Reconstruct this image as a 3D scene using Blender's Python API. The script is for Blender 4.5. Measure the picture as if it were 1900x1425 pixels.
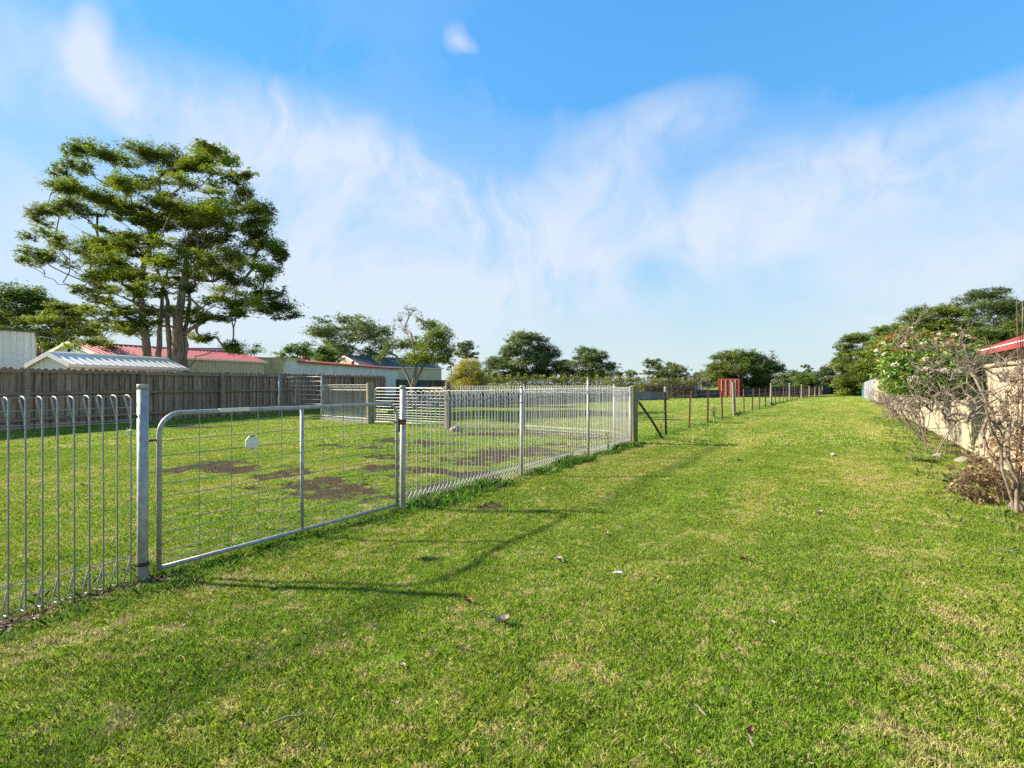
import bpy, bmesh, math, random
import numpy as np
from mathutils import Vector, Matrix
random.seed(7); RNG = np.random.default_rng(7)
sc = bpy.context.scene
for o in list(bpy.data.objects): bpy.data.objects.remove(o)
COL = sc.collection
R = math.radians

# ------------------------------------------------------------------ camera
CAM_H, FPX, U0, V0 = 1.30, 1015.0, 950.0, 712.5
cam = bpy.data.cameras.new('camera'); camo = bpy.data.objects.new('camera', cam); COL.objects.link(camo)
camo.location = (0, 0, CAM_H); camo.rotation_euler = (R(90), 0, 0)
cam.sensor_fit = 'HORIZONTAL'; cam.sensor_width = 36; cam.lens = 36*FPX/1900.0
cam.clip_start = 0.05; cam.clip_end = 5000
sc.camera = camo
# ------------------------------------------------------------------ light
SUN_EL, SUN_DIR = R(31.0), Vector((-1.0, 0.13, 0.0)).normalized()
sun = bpy.data.lights.new('sun', 'SUN'); suno = bpy.data.objects.new('sun', sun); COL.objects.link(suno)
sun.energy = 4.9; sun.angle = R(1.5); sun.color = (1.0, 0.90, 0.74)
sdir = Vector((SUN_DIR.x*math.cos(SUN_EL), SUN_DIR.y*math.cos(SUN_EL), math.sin(SUN_EL)))
suno.rotation_euler = (-sdir).to_track_quat('-Z', 'Y').to_euler()
suno.location = (-20, 5, 20)
sc.view_settings.view_transform = 'Standard'; sc.view_settings.look = 'None'
sc.view_settings.exposure = 1.3; sc.view_settings.gamma = 1.0
sc.view_settings.use_curve_mapping = False
sc.render.engine = 'CYCLES'
sc.cycles.max_bounces = 4; sc.cycles.transparent_max_bounces = 4
sc.cycles.use_denoising = False

class NT:
    """small node-tree writer"""
    def __init__(s, tree): s.t = tree; s.n = tree.nodes; s.l = tree.links
    def add(s, typ, ins=None, **props):
        nd = s.n.new(typ)
        for k, v in props.items(): setattr(nd, k, v)
        for k, v in (ins or {}).items():
            sock = nd.inputs[k]
            if isinstance(v, bpy.types.NodeSocket): s.l.new(v, sock)
            else: sock.default_value = v
        return nd
    def math(s, op, a, b=0.0, c=None, clamp=False):
        nd = s.n.new('ShaderNodeMath'); nd.operation = op; nd.use_clamp = clamp
        for i, v in enumerate((a, b) if c is None else (a, b, c)):
            if isinstance(v, bpy.types.NodeSocket): s.l.new(v, nd.inputs[i])
            else: nd.inputs[i].default_value = v
        return nd.outputs[0]
    def vdot(s, a, vec):
        nd = s.n.new('ShaderNodeVectorMath'); nd.operation = 'DOT_PRODUCT'
        s.l.new(a, nd.inputs[0]); nd.inputs[1].default_value = vec
        return nd.outputs['Value']
    def mix(s, f, a, b, blend='MIX'):
        nd = s.n.new('ShaderNodeMix'); nd.data_type = 'RGBA'; nd.blend_type = blend
        for sock, v in ((nd.inputs[0], f), (nd.inputs[6], a), (nd.inputs[7], b)):
            if isinstance(v, bpy.types.NodeSocket): s.l.new(v, sock)
            elif isinstance(v, (tuple, list)): sock.default_value = (*v[:3], 1)
            else: sock.default_value = v
        return nd.outputs[2]
    def noise(s, vec, scale, detail=3, rough=0.55, dist=0.0, col=False):
        nd = s.add('ShaderNodeTexNoise', {'Scale': scale, 'Detail': detail, 'Roughness': rough, 'Distortion': dist})
        if vec is not None: s.l.new(vec, nd.inputs['Vector'])
        return nd.outputs['Color' if col else 'Fac']
    def sstep(s, v, lo, hi, a=0.0, b=1.0):
        nd = s.n.new('ShaderNodeMapRange'); nd.interpolation_type = 'SMOOTHSTEP'
        s.l.new(v, nd.inputs[0])
        for i, x in ((1, lo), (2, hi), (3, a), (4, b)): nd.inputs[i].default_value = x
        return nd.outputs[0]
    def scalev(s, vec, sx, sy, sz, rot=(0, 0, 0)):
        nd = s.add('ShaderNodeMapping', {'Scale': (sx, sy, sz), 'Rotation': rot}); s.l.new(vec, nd.inputs['Vector'])
        return nd.outputs[0]

# ------------------------------------------------------------------ sky
def build_world():
    w = bpy.data.worlds.new('World'); sc.world = w; w.use_nodes = True
    nt = NT(w.node_tree); nt.n.clear()
    sky = nt.add('ShaderNodeTexSky', sky_type='NISHITA', sun_disc=False)
    sky.sun_elevation = SUN_EL; sky.sun_rotation = math.atan2(SUN_DIR.x, SUN_DIR.y)
    sky.air_density = 1.0; sky.dust_density = 0.0; sky.ozone_density = 1.5; sky.altitude = 50
    d = nt.add('ShaderNodeTexCoord').outputs['Generated']
    nrm = nt.n.new('ShaderNodeVectorMath'); nrm.operation = 'NORMALIZE'; nt.l.new(d, nrm.inputs[0]); d = nrm.outputs[0]
    xyz = nt.add('ShaderNodeSeparateXYZ', {'Vector': d})
    z = nt.math('MAXIMUM', xyz.outputs[2], 0.0)
    # cirrus fibres drifting two ways over a broad veil
    wig = nt.noise(d, 3.0, 3, .5, col=True)
    wv = nt.n.new('ShaderNodeVectorMath'); wv.operation = 'MULTIPLY_ADD'; nt.l.new(wig, wv.inputs[0]); wv.inputs[1].default_value = (.42, .42, .42); nt.l.new(d, wv.inputs[2]); dw = wv.outputs[0]
    f1 = nt.noise(nt.scalev(dw, 6.5, 3.0, 3.6, (0, R(28), 0)), 1.15, 8, 0.62, 0.25)
    f2 = nt.noise(nt.scalev(dw, 2.6, 2.6, 4.4), 1.0, 4, 0.55, 0.2)
    fib = nt.math('ADD', nt.math('MULTIPLY', f1, 0.62), nt.math('MULTIPLY', f2, 0.38))
    # cloud banks: (u, v) of their middle, half sizes, tilt, weight
    banks = [(290, 210, 250, 70, 22, .70), (640, 300, 330, 95, 17, 1.1), (900, 385, 260, 75, 24, .9), (640, 480, 480, 200, 8, .80),
             (165, 75, 36, 90, 8, 1.0), (200, 170, 110, 40, 48, .7), (1450, 370, 230, 110, -12, 1.0), (1660, 340, 310, 130, -20, .55), (1780, 80, 300, 130, 0, -.4), (1180, 260, 260, 90, -30, .42),
             (1010, 520, 430, 110, -8, .65), (846, 70, 26, 28, 0, .6), (868, 84, 28, 16, 20, .45), (1150, 400, 200, 90, 10, .5), (1250, 60, 480, 150, 0, -.5), (480, 50, 260, 90, 0, -.4), (1780, 520, 380, 120, -6, .8), (1205, 495, 90, 80, 0, -.6), (40, 160, 180, 60, 5, .22), (300, 520, 420, 150, 0, .6)]
    tot = None
    for (u, v, a, b, tilt, wgt) in banks:
        c = Vector(((u-U0)/FPX, 1, (V0-v)/FPX)); L = c.length; c.normalize()
        rt = c.cross(Vector((0, 0, 1))).normalized(); up = rt.cross(c)
        ct, st = math.cos(R(-tilt)), math.sin(R(-tilt))
        ax, ay = rt*ct+up*st, up*ct-rt*st
        rot = Matrix((ax, ay, ax.cross(ay))).transposed().to_euler()
        mp = nt.add('ShaderNodeMapping', {'Location': c, 'Rotation': rot, 'Scale': (a/FPX/L, b/FPX/L, .7)}, vector_type='TEXTURE'); nt.l.new(d, mp.inputs['Vector'])
        ln = nt.n.new('ShaderNodeVectorMath'); ln.operation = 'LENGTH'; nt.l.new(mp.outputs[0], ln.inputs[0])
        g = nt.sstep(ln.outputs['Value'], 0.05, 1.25, wgt, 0.0)
        tot = g if tot is None else nt.math('ADD', tot, g)
    hz = nt.math('MULTIPLY', nt.math('EXPONENT', nt.math('MULTIPLY', z, -5.5)), 1.25)
    stray = nt.sstep(fib, .46, .70, 0, .6)
    mod = nt.sstep(fib, .36, .63, .10, 1.5)
    dens = nt.math('ADD', nt.math('MULTIPLY', tot, mod), nt.math('ADD', hz, nt.math('MULTIPLY', stray, .32)))
    dens = nt.math('MINIMUM', dens, 1.5)
    dens = nt.math('SUBTRACT', 1.0, nt.math('EXPONENT', nt.math('MULTIPLY', nt.math('MAXIMUM', dens, 0.0), -1.2)))
    hs = nt.add('ShaderNodeHueSaturation', {'Hue': 0.507, 'Saturation': 1.12, 'Value': 1.0, 'Color': sky.outputs[0]}).outputs[0]
    lum = nt.n.new('ShaderNodeRGBToBW'); nt.l.new(hs, lum.inputs[0])
    k = nt.math('DIVIDE', SKYGAIN, nt.math('MULTIPLY_ADD', lum.outputs[0], 0.75, 1.0))
    sh = nt.n.new('ShaderNodeVectorMath'); sh.operation = 'SCALE'; nt.l.new(hs, sh.inputs[0]); nt.l.new(k, sh.inputs['Scale'])
    base = nt.mix(1.0, sh.outputs[0], (.55, 1.03, 1.08), 'MULTIPLY')
    colr = nt.mix(dens, base, (CLOUD*.85, CLOUD*.90, CLOUD*1.0))
    bg = nt.add('ShaderNodeBackground', {'Color': colr, 'Strength': 0.14})
    w.cycles.sampling_method = 'MANUAL'; w.cycles.sample_map_resolution = 256
    out = nt.add('ShaderNodeOutputWorld'); nt.l.new(bg.outputs[0], out.inputs[0])
SKYGAIN, CLOUD = 1.75, 2.85
build_world()

# ------------------------------------------------------------------ placing
def gz(x, y):
    """height of the ground: level near the camera, falling gently beyond 40 m"""
    t = np.clip((np.asarray(y, float)-38)/42, 0, 1)
    far = -0.5*t*t*(3-2*t)
    b = 0.012*np.sin(np.asarray(x)*1.7+0.6)*np.cos(np.asarray(y)*1.3)+0.008*np.sin(np.asarray(x)*4.1+np.asarray(y)*3.3)
    return far+b
def G(x, y): return float(gz(x, y))
def at(u, v, Y): return Vector(((u-U0)/FPX*Y, Y, CAM_H-(v-V0)/FPX*Y))
def on(u, Y, h=0.0):
    x = (u-U0)/FPX*Y
    return Vector((x, Y, G(x, Y)+h))
def gp(u, v):
    Y = CAM_H*FPX/(v-V0)
    return Vector(((u-U0)/FPX*Y, Y, 0))

# ------------------------------------------------------------------ objects
def tag(o, label=None, cat=None, group=None, kind=None):
    if label: o['label'] = label
    if cat: o['category'] = cat
    if group: o['group'] = group
    if kind: o['kind'] = kind
    return o
def empty(name, loc=(0, 0, 0), rz=0.0, **kw):
    o = bpy.data.objects.new(name, None); COL.objects.link(o)
    o.location = loc; o.rotation_euler = (0, 0, rz); o.empty_display_size = 0.2
    return tag(o, **kw)
def link(name, me, mat=None, parent=None, loc=None, rot=None, scl=None):
    o = bpy.data.objects.new(name, me); COL.objects.link(o)
    if mat is not None and not me.materials: me.materials.append(mat)
    if parent: o.parent = parent
    if loc is not None: o.location = loc
    if rot is not None: o.rotation_euler = rot
    if scl is not None: o.scale = scl
    return o
class MB:
    def __init__(s): s.v = []; s.f = []
    def raw(s, vs, fs):
        k = len(s.v); s.v += [tuple(x) for x in vs]; s.f += [tuple(i+k for i in f) for f in fs]; return s
    def box(s, c, d, M=None):
        """centre, full sizes, optional 4x4"""
        cx, cy, cz = c; a, b, h = d[0]/2, d[1]/2, d[2]/2
        vs = [Vector((cx+i*a, cy+j*b, cz+k*h)) for i in (-1, 1) for j in (-1, 1) for k in (-1, 1)]
        if M is not None: vs = [M@x for x in vs]
        return s.raw(vs, [(0, 1, 3, 2), (4, 6, 7, 5), (0, 4, 5, 1), (2, 3, 7, 6), (0, 2, 6, 4), (1, 5, 7, 3)])
    def tube(s, pts, rad, n=6, cap=True):
        pts = [Vector(q) for q in pts]; m = len(pts)
        if not hasattr(rad, '__len__'): rad = [rad]*m
        vs = []; ref = None
        for i, q in enumerate(pts):
            t = (pts[min(i+1, m-1)]-pts[max(i-1, 0)])
            t = t.normalized() if t.length > 1e-9 else Vector((0, 0, 1))
            if ref is None: ref = t.orthogonal().normalized()
            ref = (ref-t*ref.dot(t)); ref = ref.normalized() if ref.length > 1e-6 else t.orthogonal().normalized()
            b = t.cross(ref)
            for k in range(n):
                a = 2*math.pi*k/n; vs.append(q+(ref*math.cos(a)+b*math.sin(a))*rad[i])
        fs = [(i*n+k, i*n+(k+1) % n, (i+1)*n+(k+1) % n, (i+1)*n+k) for i in range(m-1) for k in range(n)]
        if cap: fs += [tuple(range(n))[::-1], tuple((m-1)*n+k for k in range(n))]
        return s.raw(vs, fs)
    def lathe(s, prof, n=16, c=(0, 0, 0)):
        vs = [(c[0]+r*math.cos(2*math.pi*k/n), c[1]+r*math.sin(2*math.pi*k/n), c[2]+z) for (r, z) in prof for k in range(n)]
        fs = [(i*n+k, i*n+(k+1) % n, (i+1)*n+(k+1) % n, (i+1)*n+k) for i in range(len(prof)-1) for k in range(n)]
        return s.raw(vs, fs+[tuple(range(n))[::-1], tuple((len(prof)-1)*n+k for k in range(n))])
    def mesh(s, name, smooth=False):
        me = bpy.data.meshes.new(name); me.from_pydata([tuple(x) for x in s.v], [], s.f); me.update()
        if smooth: me.polygons.foreach_set('use_smooth', [True]*len(me.polygons))
        return me
    def build(s, name, mat, parent=None, smooth=False, **kw):
        return link(name, s.mesh(name, smooth), mat, parent, **kw)
def np_mesh(name, verts, k, smooth=False, attrs=None):
    """verts (N*k,3): N separate k-gons"""
    n = len(verts)//k; me = bpy.data.meshes.new(name)
    me.vertices.add(n*k); me.vertices.foreach_set('co', np.asarray(verts, np.float32).ravel())
    me.loops.add(n*k); me.loops.foreach_set('vertex_index', np.arange(n*k, dtype=np.int32))
    me.polygons.add(n); me.polygons.foreach_set('loop_start', np.arange(0, n*k, k, dtype=np.int32))
    for key, val in (attrs or {}).items():
        a = me.attributes.new(key, 'FLOAT', 'POINT'); a.data.foreach_set('value', np.repeat(val, k).astype(np.float32))
    me.update(calc_edges=True)
    if smooth: me.polygons.foreach_set('use_smooth', [True]*n)
    return me

# ------------------------------------------------------------------ materials
MATS = {}
def newmat(name):
    m = bpy.data.materials.new(name); m.use_nodes = True
    nt = NT(m.node_tree); nt.n.clear(); MATS[name] = m
    return m, nt
def finish(nt, shader):
    out = nt.add('ShaderNodeOutputMaterial'); nt.l.new(shader, out.inputs[0])
def surf(name, c1, c2=None, scale=6.0, rough=0.7, metal=0.0, bump=0.0, bscale=40.0, stretch=(1, 1, 1), c3=None, s3=1.5, lo3=.55, hi3=.75, spec=0.4, perobj=0.0, lo=.35, hi=.65, coord='Object'):
    m, nt = newmat(name)
    tc = nt.add('ShaderNodeTexCoord').outputs[coord]
    if perobj:
        rnd = nt.add('ShaderNodeObjectInfo').outputs['Random']
        off = nt.add('ShaderNodeCombineXYZ', {'X': nt.math('MULTIPLY', rnd, 37.0), 'Y': nt.math('MULTIPLY', rnd, 91.0), 'Z': 0.0}).outputs[0]
        va = nt.n.new('ShaderNodeVectorMath'); nt.l.new(tc, va.inputs[0]); nt.l.new(off, va.inputs[1]); tc = va.outputs[0]
    v = nt.scalev(tc, *stretch)
    col = nt.mix(nt.sstep(nt.noise(v, scale, 5, .6), lo, hi), c1, c2 or c1)
    if c3: col = nt.mix(nt.sstep(nt.noise(v, s3, 5, .65, .4), lo3, hi3), col, c3)
    if perobj:
        f = nt.math('MULTIPLY_ADD', rnd, perobj*2, 1-perobj)
        fc = nt.add('ShaderNodeCombineColor', {'Red': f, 'Green': f, 'Blue': f}).outputs[0]
        col = nt.mix(1.0, col, fc, 'MULTIPLY')
    b = nt.add('ShaderNodeBsdfPrincipled', {'Base Color': col, 'Roughness': rough, 'Metallic': metal, 'Specular IOR Level': spec})
    if bump:
        bp = nt.add('ShaderNodeBump', {'Strength': bump, 'Distance': 0.01, 'Height': nt.noise(v, bscale, 5, .65)})
        nt.l.new(bp.outputs[0], b.inputs['Normal'])
    finish(nt, b.outputs[0]); return m
def leafmat(name, dark, light, trans=0.35, rough=0.5, spec=0.35, extra=None, lo=.15, hi=.9):
    """tint attribute: 0..1 dark to light leaf, leaf age and painted shade together"""
    m, nt = newmat(name)
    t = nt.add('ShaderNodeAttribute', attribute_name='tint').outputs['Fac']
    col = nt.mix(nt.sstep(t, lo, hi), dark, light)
    if extra: col = nt.mix(nt.sstep(t, .93, .96), col, extra)
    b = nt.add('ShaderNodeBsdfPrincipled', {'Base Color': col, 'Roughness': rough, 'Specular IOR Level': spec})
    tr = nt.add('ShaderNodeBsdfTranslucent', {'Color': nt.mix(0.5, col, (light[0]*1.3, light[1]*1.3, light[2]*.8))})
    mx = nt.add('ShaderNodeMixShader', {0: trans}); nt.l.new(b.outputs[0], mx.inputs[1]); nt.l.new(tr.outputs[0], mx.inputs[2])
    finish(nt, mx.outputs[0]); return m

galv = surf('galvanised_steel', (.44, .425, .39), (.31, .30, .28), 22, .5, .2, .06, 60, c3=(.30, .30, .29), s3=6, lo3=.6, hi3=.8)
dull_wire = surf('dull_wire', (.33, .325, .30), (.25, .245, .23), 9, .5, .15)
galv_wire = surf('galvanised_wire', (.48, .465, .43), (.38, .365, .335), 9, .45, .2, c3=(.36, .33, .28), s3=2.2, lo3=.62, hi3=.8)
galv_old = surf('galvanised_old', (.50, .46, .39), (.38, .35, .29), 14, .55, .15, .08, 60, c3=(.33, .26, .18), s3=5, lo3=.6, hi3=.78)
rust = surf('rust', (.26, .11, .05), (.12, .06, .035), 30, .85, .1, .3, 80)
rust_post = surf('rusty_steel', (.16, .075, .045), (.09, .055, .04), 8, .85, .2, .2, 60, perobj=.25)
timber_post = surf('weathered_timber', (.29, .24, .17), (.19, .155, .105), 7, .9, 0, .5, 30, (1, 1, .15), c3=(.17, .19, .07), s3=2.5, perobj=.12)
timber_dark = surf('dark_timber', (.06, .05, .045), (.10, .09, .08), 9, .9, 0, .4, 30, (1, 1, .2))
paling = surf('grey_paling', (.40, .27, .178), (.21, .14, .088), 9, .92, 0, .6, 28, (2.5, 2.5, .22), c3=(.46, .345, .245), s3=6.0, lo3=.58, hi3=.75, perobj=.24)
rail_mat = surf('grey_rail', (.37, .25, .165), (.22, .148, .095), 9, .92, 0, .5, 28, (.2, .2, 3), perobj=.15)
white_sheet = surf('white_sheet', (.82, .77, .69), (.74, .69, .62), 3, .5, .0, .03, 20, (1, 1, .3))
cream_sheet = surf('cream_sheet', (.62, .50, .34), (.56, .45, .30), 3, .6, 0, .03, 20, (1, 1, .3))
red_roof = surf('red_roof', (.50, .10, .09), (.42, .085, .08), 2, .45, 0, .03, 20)
house_roof = surf('maroon_roof', (.30, .058, .05), (.25, .05, .045), 2, .45, 0, .03, 20)
red_trim = surf('red_trim', (.34, .045, .04), (.28, .04, .04), 5, .4)
dark_roof = surf('dark_roof', (.10, .096, .092), (.08, .077, .075), 3, .5)
mustard = surf('stained_concrete', (.74, .57, .27), (.58, .45, .22), 1.5, .9, 0, .2, 14, (1, 1, .35), c3=(.20, .17, .09), s3=1.2, lo3=.55, hi3=.75)
pale_render = surf('pale_render', (.72, .69, .64), (.62, .59, .54), 1.2, .85, 0, .15, 14, (1, 1, .35), c3=(.36, .35, .32), s3=.9, lo3=.62, hi3=.8)
cream_wall = surf('cream_wall', (.46, .385, .265), (.40, .33, .22), 3, .85, 0, .2, 60, c3=(.42, .37, .27), s3=1.1, lo3=.62, hi3=.85)
brick_mat = surf('brown_brick', (.34, .20, .10), (.24, .13, .07), 8, .85, 0, .3, 40, perobj=.3)
tin_grey = surf('grey_tin', (.19, .185, .18), (.13, .13, .13), 3, .6, .3, .05, 30, perobj=.35)
tin_light = surf('light_tin', (.48, .46, .40), (.40, .38, .33), 3, .6, .2)
grey_fence = surf('grey_fence', (.30, .31, .32), (.22, .23, .25), 3, .7, 0, .1, 30, perobj=.25)
far_fence = surf('dark_far_fence', (.085, .08, .08), (.055, .055, .06), 3, .8, 0, .1, 30, perobj=.3)
teal = surf('teal_sheet', (.05, .20, .20), (.04, .15, .16), 3, .6)
cont_red = surf('container_red', (.36, .07, .045), (.27, .055, .04), 3, .6, 0, .05, 20, c3=(.22, .07, .05), s3=2)
cont_bar = surf('container_bar', (.46, .27, .22), (.38, .2, .17), 5, .5)
white_paint = surf('white_paint', (.84, .78, .67), (.74, .68, .58), 12, .6)
black_paint = surf('black_paint', (.03, .03, .03), None, 5, .6)
bark_big = surf('papery_bark', (.30, .235, .175), (.13, .10, .075), 5, .95, 0, .8, 18, (1.6, 1.6, .3), c3=(.07, .06, .05), s3=2.0, lo3=.5, hi3=.68, coord='Generated' if False else 'Object')
bark_grey = surf('grey_bark', (.36, .32, .26), (.22, .19, .15), 6, .95, 0, .5, 20, (1.5, 1.5, .4))
bark_pale = surf('pale_bark', (.48, .44, .38), (.30, .26, .22), 4, .9, 0, .3, 15, (1, 1, .4))
bark_dark = surf('dark_bark', (.10, .08, .065), (.06, .05, .04), 6, .95, 0, .5, 20, (1.5, 1.5, .4))
twig_mat = surf('bare_twig', (.27, .22, .165), (.15, .115, .085), 14, .95, 0, .4, 50, c3=(.36, .32, .26), s3=5)
twig_red = surf('reddish_twig', (.17, .095, .06), (.10, .06, .042), 10, .9)
soil_mat = surf('soil_clods', (.055, .038, .022), (.030, .021, .012), 20, .95, 0, .6, 60, perobj=.2)
rock_mat = surf('pinkish_rock', (.42, .30, .24), (.30, .22, .18), 9, .9, 0, .6, 30)
stone_pale = surf('pale_stone', (.30, .26, .20), (.20, .17, .13), 20, .9, 0, .5, 60, perobj=.3)
dryleaf = surf('dry_leaf', (.44, .36, .26), (.32, .24, .16), 30, .8, 0, .3, 60, perobj=.25)
feather = surf('white_feather', (.75, .74, .70), (.6, .58, .53), 60, .8)
# ================================================================== LAWN
FD = Vector((1.29, 2.09, 0)).normalized(); FO = Vector((-2.43, 3.60, 0)); FN = Vector((-FD.y, FD.x, 0))   # near fence line
def fp(t, z=0.0, off=0.0):
    q = FO+FD*t+FN*off; return Vector((q.x, q.y, G(q.x, q.y)+z))
def wallx(y): return 2.643+0.6007*y
SOIL = [(381, 866, 62, 11), (430, 870, 50, 7), (529, 878, 40, 8), (595, 895, 55, 10), (634, 908, 60, 12), (690, 918, 62, 14), (640, 890, 40, 8),
        (713, 868, 42, 7), (779, 877, 60, 9), (871, 850, 66, 10), (858, 881, 50, 8), (713, 817, 32, 4), (779, 823, 70, 5), (700, 829, 42, 4),
        (634, 826, 40, 4), (939, 842, 40, 7), (992, 837, 58, 9), (1047, 826, 46, 5), (905, 806, 60, 4), (985, 806, 70, 4), (1075, 810, 50, 4), (910, 940, 26, 5), (720, 848, 36, 4), (810, 838, 40, 4), (380, 792, 70, 3.5), (800, 905, 40, 8), (470, 905, 26, 4), (560, 915, 26, 4)]
def vnoise(x, y, s, seed=0):
    r = np.random.default_rng(100+seed); tot = 0; amp = 1; n = 0
    for o in range(4):
        a = r.uniform(0, 6.28, 6); ph = r.uniform(0, 6.28, 6); k = s*2**o
        tot = tot+amp*sum(np.sin(x*k*np.cos(q)+y*k*np.sin(q)+h) for q, h in zip(a, ph))/3.4; n += amp; amp *= .55
    return tot/n
def soil_mask(x, y):
    x = np.asarray(x, float); y = np.asarray(y, float); m = np.zeros_like(x)
    for (u, v, hw, hh) in SOIL:
        c = gp(u, v); rx = 1.45*hw*c.y/FPX; ry = 1.35*hh*c.y*c.y/(CAM_H*FPX)
        q = ((x-c.x)/rx)**2+((y-c.y)/ry)**2
        m = np.maximum(m, np.clip(1.3-0.68*q, 0, 1.2))
    m = m*(0.95+0.5*vnoise(x, y, 7.0, 1))*(.98+.5*vnoise(x, y, 2.8, 5))
    m = np.where(m > .04, np.clip(1.15*m+.50*vnoise(x, y, 8., 11)+.50*vnoise(x, y, 19., 12)-.24, 0, 1), 0)
    rx, ry = x-FO.x, y-FO.y; t = rx*FD.x+ry*FD.y; o = rx*FN.x+ry*FN.y
    strip = np.clip(1.3-np.abs(o+.02)/(0.12+.04*vnoise(x, y, 3, 2)), 0, 1)*((t < 0.22) & (t > -6))
    strip = np.maximum(strip, np.clip(1.4-np.hypot(t-2.46, o)/.14, 0, 1))
    d = wallx(y)-x; bedw = .9+.35*vnoise(x, y, 1.4, 3)
    bed = np.clip((bedw-d)*2.2, 0, 1)*(d > -1)*(y < 22)
    bed = bed*np.clip(.85+.5*vnoise(x, y, 5, 4), 0, 1)
    return np.clip(np.maximum(np.maximum(m, strip), bed), 0, 1)

def turf_colour(nt, pos):
    """the colour of the sward by place: lush, yellowed and dry patches"""
    lv = nt.add('ShaderNodeCombineXYZ', {'X': nt.math('MULTIPLY', nt.vdot(pos, tuple(FD)), .16), 'Y': nt.math('MULTIPLY', nt.vdot(pos, tuple(FN)), .85), 'Z': 0.0}).outputs[0]
    n1 = nt.noise(lv, 1.0, 5, .62, .3); n2 = nt.noise(pos, 2.3, 5, .6, .3); n3 = nt.noise(pos, 11.0, 4, .6)
    green = nt.mix(nt.sstep(n2, .35, .68), TURF_A, TURF_B)
    side = nt.math('ADD', nt.vdot(pos, tuple(FN)), nt.math('MULTIPLY_ADD', n2, 1.0, -.5-float(FN.dot(FO))))
    green = nt.mix(nt.sstep(side, -.1, .9, 0, .6), green, (.25, .45, .014))
    yel = nt.math('ADD', nt.math('MULTIPLY', n1, .7), nt.math('MULTIPLY', n3, .3))
    col = nt.mix(nt.sstep(yel, .43, .62, 0, .85), green, TURF_C)
    dry = nt.math('ADD', nt.math('MULTIPLY', n1, .25), nt.math('ADD', nt.math('MULTIPLY', n2, .35), nt.math('MULTIPLY', n3, .4)))
    return nt.mix(nt.sstep(dry, .50, .59, 0, .9), col, TURF_D), n3
TURF_A, TURF_B, TURF_C, TURF_D = (.175, .315, .014), (.275, .450, .021), (.46, .51, .05), (.70, .58, .26)

def build_lawn():
    def axis(lo, hi, step, far_lo, far_hi):
        a = list(np.arange(lo, hi, step)); s = step; q = hi
        while q < far_hi: a.append(q); s *= 1.22; q += s
        a.append(far_hi); s = step; q = lo-step; pre = []
        while q > far_lo: pre.append(q); s *= 1.22; q -= s
        return np.array([far_lo]+pre[::-1]+a)
    xs = axis(-7, 10, .07, -1500, 1500); ys = axis(1, 17.5, .07, -300, 2500)
    X, Y = np.meshgrid(xs, ys); nx, ny = len(xs), len(ys)
    V = np.stack([X, Y, gz(X, Y)], -1).reshape(-1, 3)
    sm = soil_mask(X, Y)
    far = (np.abs(X) > 40) | (Y > 60); sm[far] = 0
    V[:, 2] -= 0.012*sm.ravel()
    i = np.arange(nx*ny).reshape(ny, nx)
    F = np.stack([i[:-1, :-1], i[:-1, 1:], i[1:, 1:], i[1:, :-1]], -1).reshape(-1, 4)
    me = bpy.data.meshes.new('lawn'); me.vertices.add(len(V)); me.vertices.foreach_set('co', V.astype(np.float32).ravel())
    me.loops.add(F.size); me.loops.foreach_set('vertex_index', F.astype(np.int32).ravel())
    me.polygons.add(len(F)); me.polygons.foreach_set('loop_start', np.arange(0, F.size, 4, dtype=np.int32))
    a = me.attributes.new('soil', 'FLOAT', 'POINT'); a.data.foreach_set('value', sm.ravel().astype(np.float32))
    me.update(calc_edges=True); me.polygons.foreach_set('use_smooth', [True]*len(F))
    m, nt = newmat('lawn')
    pos = nt.add('ShaderNodeNewGeometry').outputs['Position']
    col, n3 = turf_colour(nt, pos)
    fine = nt.noise(pos, 60, 4, .7)
    col = nt.mix(nt.sstep(fine, .35, .7), nt.mix(.75, col, (.028, .035, .008)), nt.mix(.35, col, (.06, .06, .02)))
    so = nt.add('ShaderNodeAttribute', attribute_name='soil').outputs['Fac']
    k = nt.math('ADD', so, nt.math('MULTIPLY_ADD', nt.noise(pos, 13, 6, .75), 1.5, -.75))
    soilc = nt.mix(nt.noise(pos, 25, 4, .6), (.036, .025, .012), (.098, .068, .034))
    col = nt.mix(nt.sstep(k, .33, .68), col, soilc)
    b = nt.add('ShaderNodeBsdfPrincipled', {'Base Color': col, 'Roughness': .95, 'Specular IOR Level': .1})
    hgt = nt.math('ADD', nt.noise(pos, 45, 5, .7), nt.math('MULTIPLY', nt.noise(pos, 7, 3, .6), 1.5))
    bp = nt.add('ShaderNodeBump', {'Strength': .8, 'Distance': .03, 'Height': hgt}); nt.l.new(bp.outputs[0], b.inputs['Normal'])
    finish(nt, b.outputs[0])
    tag(link('lawn', me, m), kind='structure')
build_lawn()

def blade_mat():
    m, nt = newmat('grass_blade')
    pos = nt.add('ShaderNodeNewGeometry').outputs['Position']
    col, n3 = turf_colour(nt, pos)
    t = nt.add('ShaderNodeAttribute', attribute_name='tint').outputs['Fac']
    col = nt.mix(nt.sstep(t, .55, 1.0, 0, .6), col, (.38, .54, .05))
    col = nt.mix(nt.sstep(t, .0, .40, .8, 0), col, (.020, .055, .005))
    col = nt.mix(nt.sstep(t, 1.02, 1.10), col, (.60, .50, .26))
    b = nt.add('ShaderNodeBsdfPrincipled', {'Base Color': col, 'Roughness': .55, 'Specular IOR Level': .3})
    tr = nt.add('ShaderNodeBsdfTranslucent', {'Color': col})
    mx = nt.add('ShaderNodeMixShader', {0: .35}); nt.l.new(b.outputs[0], mx.inputs[1]); nt.l.new(tr.outputs[0], mx.inputs[2])
    finish(nt, mx.outputs[0]); return m
BLADE = blade_mat()
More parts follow.
